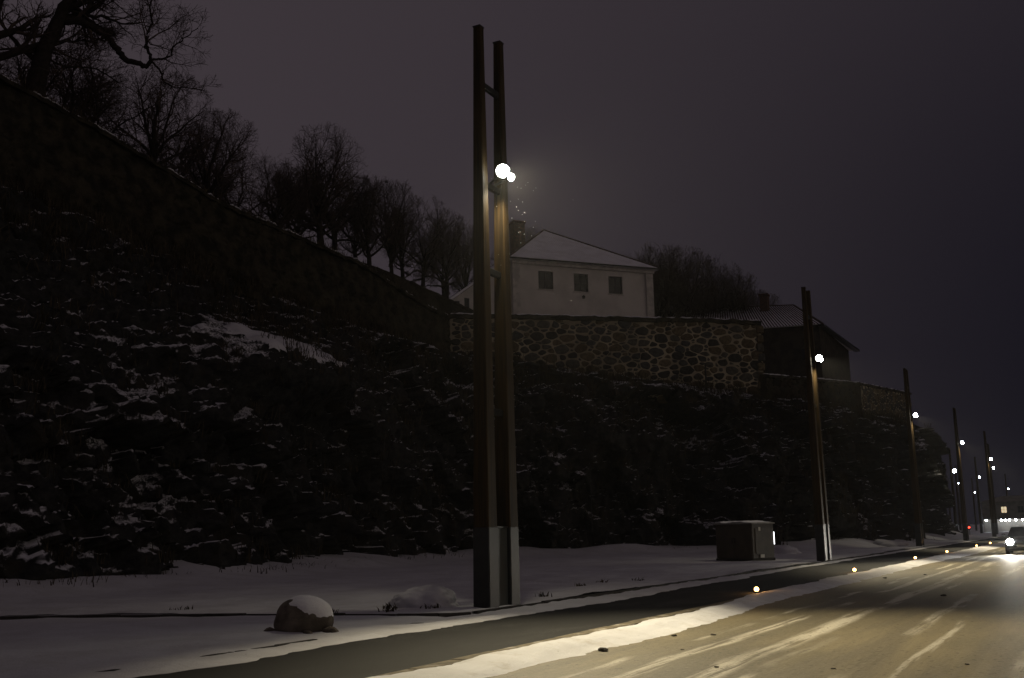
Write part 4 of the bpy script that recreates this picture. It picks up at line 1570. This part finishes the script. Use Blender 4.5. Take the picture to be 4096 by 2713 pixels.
def proto_tree(seed, H=10.0, trunk=.30, rw=3.0, z0=.30, sweep=.6, wob=.12, limbs=12, fork=.45):
    """crown grown out to a domed envelope: H tall, rw half-wide, lowest limbs at z0*H"""
    root = empty('bare_tree', (0, 0, 0))
    T = TreeBuilder(seed)
    cz, rz = H * (1 + z0) / 2, H * (1 - z0) / 2
    env = np.array([rw, rw, rz])
    cen = np.array([0, 0, cz])

    def room(p, d):
        a = (p - cen) / env
        b_ = d / env
        A_, B_, C_ = b_ @ b_, a @ b_, a @ a - 1
        disc = B_ * B_ - A_ * C_
        if disc <= 0:
            return .15
        t_ = (-B_ + math.sqrt(disc)) / A_
        return max(t_, .15)

    tp, tr_, td = T.branch(np.array([0, 0, -.3]), np.array([T.r.normal(0, .06), T.r.normal(0, .06), 1.0]), H * fork, trunk, trunk * .62, 6, .06, .02, 0)
    az = T.r.uniform(0, 6.28)
    todo = []
    for k in range(limbs):
        t_ = .62 + .38 * (k / (limbs - 1)) if limbs > 1 else 1
        p, r_, d = T.at(tp, tr_, t_)
        az += 2.4 + T.r.normal(0, .35)
        ang = sweep * (1.45 - 1.25 * k / limbs) * T.r.uniform(.85, 1.15)
        nd = T.rot(np.array([0, 0, 1.0]), ang, az)
        L = room(p, nd) * T.r.uniform(.84, 1.0)
        q, qr, _ = T.branch(p, nd, L, max(trunk * (.46 - .14 * T.r.random()), .05), .022, 7, wob, .035, 1)
        todo.append((q, qr, L))
    lev = 1
    cnts, wobs, angs = {1: 9, 2: 8, 3: 5}, {1: wob * 1.3, 2: wob * 1.6, 3: wob * 1.8}, {1: .85, 2: .88, 3: .95}
    while lev < 4:
        nxt = []
        for q, qr, L in todo:
            n = cnts[lev]
            az = T.r.uniform(0, 6.28)
            for k in range(n):
                t_ = (.22 if lev == 1 else .12) + (.86) * (k + T.r.uniform(.1, .9)) / n
                t_ = min(t_, .99)
                p, r_, d = T.at(q, qr, t_)
                az += 2.4 + T.r.normal(0, .4)
                nd = T.rot(d, angs[lev] * T.r.uniform(.7, 1.2), az)
                nd[2] += .12
                nd /= np.linalg.norm(nd)
                Lc = min(L * T.r.uniform(.38, .62), room(p, nd) * T.r.uniform(.9, 1.08))
                Lc = max(Lc, .12)
                rc = max(min(r_ * .62, Lc * .03), .0075)
                c_, cr, _ = T.branch(p, nd, Lc, rc, max(rc * .4, .0065), {1: 5, 2: 3, 3: 2}[lev], wobs[lev], .03, lev + 1)
                nxt.append((c_, cr, Lc))
        todo = nxt
        lev += 1
    T.meshes(M['bark'], M['twig'], root)
    return root


protos = [proto_tree(1, 10, .34, 3.9, .22, .95, .14, 14, .40), proto_tree(2, 10, .28, 3.7, .28, .74, .11, 12, .40), proto_tree(3, 10, .34, 4.2, .20, 1.05, .19, 12, .42),
          proto_tree(4, 10, .26, 3.3, .24, .72, .13, 12, .40), proto_tree(5, 10, .32, 4.0, .22, .98, .16, 13, .42), proto_tree(6, 10, .30, 4.1, .18, 1.05, .19, 12, .38)]


def knoll_z(x, y):
    a = np.interp(y, [p[1] for p in FW], [p[2] for p in FW]) - .5 + .28 * (-41 - x)
    b_ = 17.5 + .5 * (-40.5 - x)
    w_ = ss(52, 60, y)
    return np.minimum(a * (1 - w_) + b_ * w_, 22.4)


kx, ky = np.meshgrid(np.linspace(-80, -41.3, 60), np.linspace(0, 84, 90), indexing='ij')
P = np.stack([kx, ky, knoll_z(kx, ky) - 3.2 * ss(64, 70, ky) * ss(-44, -41, kx)], -1)
P[..., 2] += .12 * fbm(P * .4, 3)
tag(grid('knoll', P[::-1], M['snow_far']), 'snowy knoll behind the long wall where the bare trees grow', None, None, 'structure')
# x, y, z base, height, proto, width factor, label
TREES = [
    (-45.5, 42.2, 19.2, 9.6, 2, 1.0, 'bare tree with a single trunk on the wall crest below the drooping limb'),
    (-44.6, 37.4, 18.0, 7.6, 5, 1.3, 'low twiggy bare tree right under the long drooping limb'),
    (-48.0, 38.0, 19.5, 10.0, 4, 1.2, 'bare tree behind the drooping limb on the upper left skyline'),
    (-46.2, 34.6, 18.6, 8.8, 2, 1.15, 'spreading bare tree just right of the large crooked tree trunk'),
    (-47.2, 48.9, 18.6, 10.2, 1, .95, 'fan-shaped bare tree standing clear on the left skyline'),
    (-49.3, 47.6, 19.3, 9.0, 4, .95, 'bare tree just left of the fan-shaped crown'),
    (-50.4, 54.5, 19.5, 9.0, 5, .95, 'low bare tree in the gap right of the fan-shaped crown'),
    (-49.4, 56.9, 19.3, 9.3, 0, .85, 'low bare tree left of the tallest domed crown'),
    (-48.4, 61.1, 18.6, 13.6, 0, .82, 'tallest domed bare tree in the middle of the left skyline'),
    (-50.2, 59.6, 18.6, 10.5, 2, .75, 'bare tree half hidden behind the left side of the tallest dome'),
    (-49.6, 64.2, 18.6, 11.6, 4, .85, 'bare tree overlapping the right side of the tallest dome'),
    (-48.0, 66.5, 18.4, 11.3, 3, .95, 'slim bare tree, second right of the tallest dome'),
    (-47.7, 69.2, 18.2, 12.0, 1, .72, 'slim bare tree, third right of the tallest dome'),
    (-45.9, 70.6, 18.0, 11.2, 5, .72, 'gnarled bare tree halfway between the dome and the lamp post'),
    (-45.2, 73.2, 17.8, 10.6, 2, .72, 'gnarled bare tree with forked trunk left of the nearest lamp post'),
    (-45.0, 75.8, 17.8, 10.0, 0, .75, 'last bare tree before the nearest lamp post'),
    (-51.5, 62.2, 18.6, 10.8, 5, .8, 'bare tree filling the skyline just behind the tallest dome'),
    (-49.8, 67.6, 18.4, 10.6, 2, .7, 'bare tree filling the gap second right of the tallest dome'),
    (-48.4, 71.8, 18.2, 10.8, 4, .7, 'bare tree behind the gnarled pair left of the nearest lamp post'),
    (-46.8, 75.6, 17.8, 10.4, 5, .7, 'bare tree behind the last one before the nearest lamp post'),
    (-51.8, 52.2, 19.5, 9.0, 2, .8, 'bare tree low behind the right side of the fan-shaped crown'),
    (-59.6, 113.2, 23.5, 16.6, 2, .62, 'bare tree top showing behind the white house chimney'),
    (-56.9, 114.5, 23.5, 16.0, 4, .6, 'bare tree top just over the white house roof peak'),
    (-40.9, 104.5, 18.5, 12.6, 4, .75, 'bushy bare tree touching the right corner of the white house'),
    (-38.6, 105.5, 18.5, 13.6, 0, .80, 'highest bushy bare tree right of the white house'),
    (-36.6, 108.0, 18.5, 13.4, 3, 1.0, 'bushy bare tree, third right of the white house'),
    (-35.1, 108.6, 18.5, 12.8, 4, .80, 'bushy bare tree, fourth right of the white house'),
    (-33.3, 109.4, 18.5, 12.0, 5, .80, 'bushy bare tree behind the orange spire glow'),
    (-31.6, 111.5, 18.5, 10.6, 0, .85, 'shorter bushy bare tree near the ribbed roof'),
    (-39.6, 107.5, 18.5, 13.0, 2, .70, 'bushy bare tree half hidden behind the highest one right of the house'),
    (-34.4, 112.0, 18.5, 12.6, 2, .70, 'bushy bare tree filling the back of the clump right of the house'),
    (-30.2, 114.0, 18.5, 9.0, 1, .9, 'lowest bare tree beside the chimney of the stone building'),
]
used = set()
for k, (x, y, z, h, pi_, wf, lab) in enumerate(TREES):
    if y < 90:
        zk = float(knoll_z(x, y)) - .1
        hn = z + h - zk
        wf, h, z = wf * .86 * h / hn, hn, zk
    if pi_ in used:
        o = copy_tree(protos[pi_])
    else:
        o = protos[pi_]
        used.add(pi_)
    o.location = (x, y, z)
    o.rotation_euler = (0, 0, k * 1.37)
    o.scale = (h / 10 * wf, h / 10 * wf, h / 10)
    tag(o, lab, 'tree', 'bare winter trees on the fortress hill')

# the two big near trees at the upper left, built singly
def limb_path(T, base, pts, r0, r1, lev=1):
    pts = np.array([np.array(base) * 0 + np.array(p) for p in pts], float)
    # refine and roughen
    q = []
    for a, b_ in zip(pts[:-1], pts[1:]):
        for s in np.linspace(0, 1, 4, endpoint=False):
            q.append(a + (b_ - a) * s + T.r.normal(0, .03, 3))
    q.append(pts[-1])
    q = np.array(q)
    rad = np.linspace(r0, r1, len(q))
    T.br.append((lev, q, rad))
    return q, rad


VR = np.array([math.cos(YAW + .33), math.sin(YAW + .33), 0])      # rightwards as the limb grows along the slope
bt = empty('bare_tree', (-41.35, 30.87, 19.4))
tag(bt, 'large dark tree with a long drooping crooked limb at the upper left', 'tree', 'bare winter trees on the fortress hill')
T = TreeBuilder(77)
cnt, spr, wob = [9, 7, 7, 5, 0], [.9, .8, .8, .85], [.18, .22, .26, .28]


def loc2(r_, z, dep=0.0):
    return VR * r_ + np.array([0, 0, z]) + np.array([-.5, .8, 0]) * dep


def lp(pts, r0, r1, dep=0.0, lev=1):
    return limb_path(T, 0, [loc2(a, b_, dep * k / max(1, len(pts) - 1)) for k, (a, b_) in enumerate(pts)], r0, r1, lev)


tr_q, tr_r = lp([(-.1, -.4), (0, 2), (.05, 3.27), (.21, 4.4), (.47, 5.44), (.85, 6.44), (1.03, 7.17), (1.49, 7.88), (1.74, 9.6), (1.73, 12)], .52, .14, 0, 0)
T.sprout(tr_q, tr_r, 5.5, 0, cnt, wob, spr, 4, .55)
lq, lr = lp([(.85, 6.44), (1.67, 6.56), (2.51, 6.26), (3.25, 5.72), (3.69, 5.12), (4.02, 4.69), (4.39, 4.67), (4.75, 4.58), (4.98, 4.43), (5.19, 4.79)], .20, .10, -.6)
T.sprout(lq[2:10], lr[2:10], 2.6, 1, [0, 6, 6, 5, 0], wob, spr, 4, .1)
dz_ = -.6


def lp2(pts, r0, r1, dep):
    return limb_path(T, 0, [loc2(a, b_, dz_ + dep * k / (len(pts) - 1)) for k, (a, b_) in enumerate(pts)], r0, r1, 1)


e1q, e1r = lp2([(5.19, 4.79), (5.03, 5.36), (4.93, 5.75), (4.91, 6.18), (5.12, 6.71), (5.02, 7.37), (5.02, 8.16), (4.84, 8.92)], .085, .03, .3)
T.sprout(e1q, e1r, 3.6, 1, [0, 13, 8, 5, 0], wob, spr, 4, .15)
e2q, e2r = lp2([(5.19, 4.79), (5.69, 4.84), (6.14, 5.12), (6.41, 5.67), (6.81, 5.99), (7.4, 6.5)], .06, .02, -.5)
T.sprout(e2q, e2r, 2.5, 1, [0, 10, 7, 5, 0], wob, spr, 4, .2)
e3q, e3r = lp2([(5.19, 4.75), (5.71, 4.22), (5.75, 3.84), (6.2, 3.51), (6.89, 3.47), (7.6, 3.42)], .06, .02, -.3)
T.sprout(e3q, e3r, 2.3, 1, [0, 10, 7, 5, 0], wob, spr, 4, .2)
for pts_, r_ in (([(.98, 7.1), (1.86, 7.1), (2.87, 7.06), (3.43, 6.94), (4.44, 7.29)], .10), ([(.52, 5.38), (1.38, 5.69), (2.69, 6.07)], .07), ([(.89, 6.76), (1.51, 7.37), (2.58, 8.31), (3.93, 8.78)], .12), ([(.3, 4.6), (1.2, 4.3), (2.4, 4.5), (3.4, 4.0)], .06), ([(.25, 4.2), (-.8, 5.0), (-1.8, 6.2), (-2.4, 7.8)], .16)):
    lq2, lr2 = lp(pts_, r_, .03, .8)
    T.sprout(lq2, lr2, 3.0, 1, [0, 9, 7, 5, 0], wob, spr, 4, .2)
T.meshes(M['bark'], M['twig'], bt)

bt2 = empty('bare_tree', (-42.2, 29.2, 19.4))
tag(bt2, 'thick-trunked bare tree cut by the left edge of the picture', 'tree', 'bare winter trees on the fortress hill')
T = TreeBuilder(88)
q_, r_ = limb_path(T, 0, [loc2(-.2, -.4), loc2(-.25, 3), loc2(-.1, 6), loc2(.3, 9), loc2(.2, 12)], .46, .18, 0)
T.sprout(q_, r_, 6.0, 0, cnt, wob, spr, 4, .3)
T.meshes(M['bark'], M['twig'], bt2)

# ---------------------------------------------------------------- dry grass and scrub
def tufts(name, centers, n_each, hmin, hmax, spread, label, mat, seed):
    r = np.random.default_rng(seed)
    c = np.repeat(np.asarray(centers, float), n_each, 0)
    n = len(c)
    base = c + np.stack([r.normal(0, spread, n), r.normal(0, spread, n), np.zeros(n)], 1)
    h = r.uniform(hmin, hmax, n)
    az = r.uniform(0, 6.28, n)
    lean = r.normal(0, .38, (n, 2)) * h[:, None]
    w_ = .012 + .012 * r.random(n)
    dx, dy = np.cos(az) * w_, np.sin(az) * w_
    V = np.zeros((n, 5, 3))
    V[:, 0] = base + np.stack([-dx, -dy, 0 * h], 1)
    V[:, 1] = base + np.stack([dx, dy, 0 * h], 1)
    mid = base + np.stack([lean[:, 0] * .35, lean[:, 1] * .35, h * .6], 1)
    V[:, 2] = mid + np.stack([dx * .7, dy * .7, 0 * h], 1)
    V[:, 3] = mid + np.stack([-dx * .7, -dy * .7, 0 * h], 1)
    V[:, 4] = base + np.stack([lean[:, 0], lean[:, 1], h * .95], 1)
    idx = (np.arange(n) * 5)[:, None]
    F4 = idx + np.array([0, 1, 2, 3])
    F3 = idx + np.array([3, 2, 4])
    me = bpy.data.meshes.new(name)
    me.from_pydata(V.reshape(-1, 3).tolist(), [], F4.tolist() + F3.tolist())
    me.update()
    me.materials.append(mat)
    o = bpy.data.objects.new(name, me)
    link(o)
    tag(o, label, None, None, 'stuff')
    return o


r = np.random.default_rng(3)
cs_ = []
nu, nvv = CL.shape[:2]
near = np.where((ucoord > 1.6) & (ucoord < 16))[0]
for k in range(1300):        # top edge of the rock below the walls
    i = int(r.choice(near))
    j = int(nv * (1 - abs(r.normal(0, .10))) - 2)
    cs_.append(CL[i, max(10, min(nv - 2, j))])
for k in range(1100):        # anywhere on the bank
    i = int(r.choice(near))
    j = r.integers(8, nv - 20)
    cs_.append(CL[i, j])
tufts('dry_scrub', cs_, 16, .2, 1.0, .28, 'dry dark grass and scrub on the rock ledges', M['grass'], 4)
cs_ = []
for k in range(620):
    y_ = r.uniform(26, 65)
    cs_.append((-40.55 + r.normal(0, .30), y_, float(np.interp(y_, [p[1] for p in FW], [p[2] for p in FW])) - .05))
tufts('wall_grass', cs_, 12, .10, .55, .30, 'dry grass growing along the top of the long fortress wall', M['grass'], 5)
cs_ = [(-14.6, 18.0, .1), (-13.9, 17.9, .1), (-12.9, 18.6, .1), (-14.2, 18.1, .1), (-17.6, 17.6, .1), (-12.3, 19.3, .12), (-13.4, 19.3, .12), (-11.9, 23.6, .12), (-13.2, 30.0, .12), (-12.6, 31.5, .12), (-12.9, 28.0, .12)]
tufts('lawn_tufts', cs_, 22, .05, .16, .10, 'few dark grass tufts poking through the lawn snow', M['grass'], 6)
cs_ = []
for k in range(240):
    i = int(r.choice(near))
    cs_.append(CL[i, 6] + np.array([r.uniform(.1, 1.2), r.uniform(-.5, .2), .15]))
tufts('foot_scrub', cs_, 10, .08, .42, .4, 'frosted dry scrub along the foot of the rock', M['grass'], 8)

# snowflakes drifting through the light of the nearest lamp
r = np.random.default_rng(12)
V, F = [], []
for k in range(44):
    d_ = abs(r.normal(0, 1.5)) + .75
    p = np.array([-10.9 + d_ * r.uniform(.1, .8), 20.2 - d_ * r.uniform(-.2, .8), 9.55 - d_ * r.uniform(.15, 1.3)])
    s = r.uniform(.004, .010)
    o_ = len(V)
    for a in ((1, 0, 0), (-1, 0, 0), (0, 1, 0), (0, -1, 0), (0, 0, 1), (0, 0, -1)):
        V.append(tuple(p + np.array(a) * s))
    for f in ((0, 2, 4), (2, 1, 4), (1, 3, 4), (3, 0, 4), (2, 0, 5), (1, 2, 5), (3, 1, 5), (0, 3, 5)):
        F.append(tuple(o_ + q for q in f))
tag(obj('falling_snow', V, F, M['snow_clean']), 'sparse snowflakes falling through the light of the nearest lamp', None, None, 'stuff')

# ---------------------------------------------------------------- the air itself: fine falling snow that catches the lamps
hz = bpy.data.materials.new('haze_air')
hz.use_nodes = True
hn = hz.node_tree
hn.nodes.clear()
pv = hn.nodes.new('ShaderNodeVolumePrincipled')
pv.inputs['Color'].default_value = (.92, .95, 1, 1)
pv.inputs['Density'].default_value = 0.0001
pv.inputs['Anisotropy'].default_value = 0.72
ho = hn.nodes.new('ShaderNodeOutputMaterial')
hn.links.new(pv.outputs[0], ho.inputs['Volume'])
hb = box('haze', -320, 160, -60, 420, -1.2, 75, hz)
tag(hb, 'thin night haze of fine snow in the air', None, None, 'stuff')
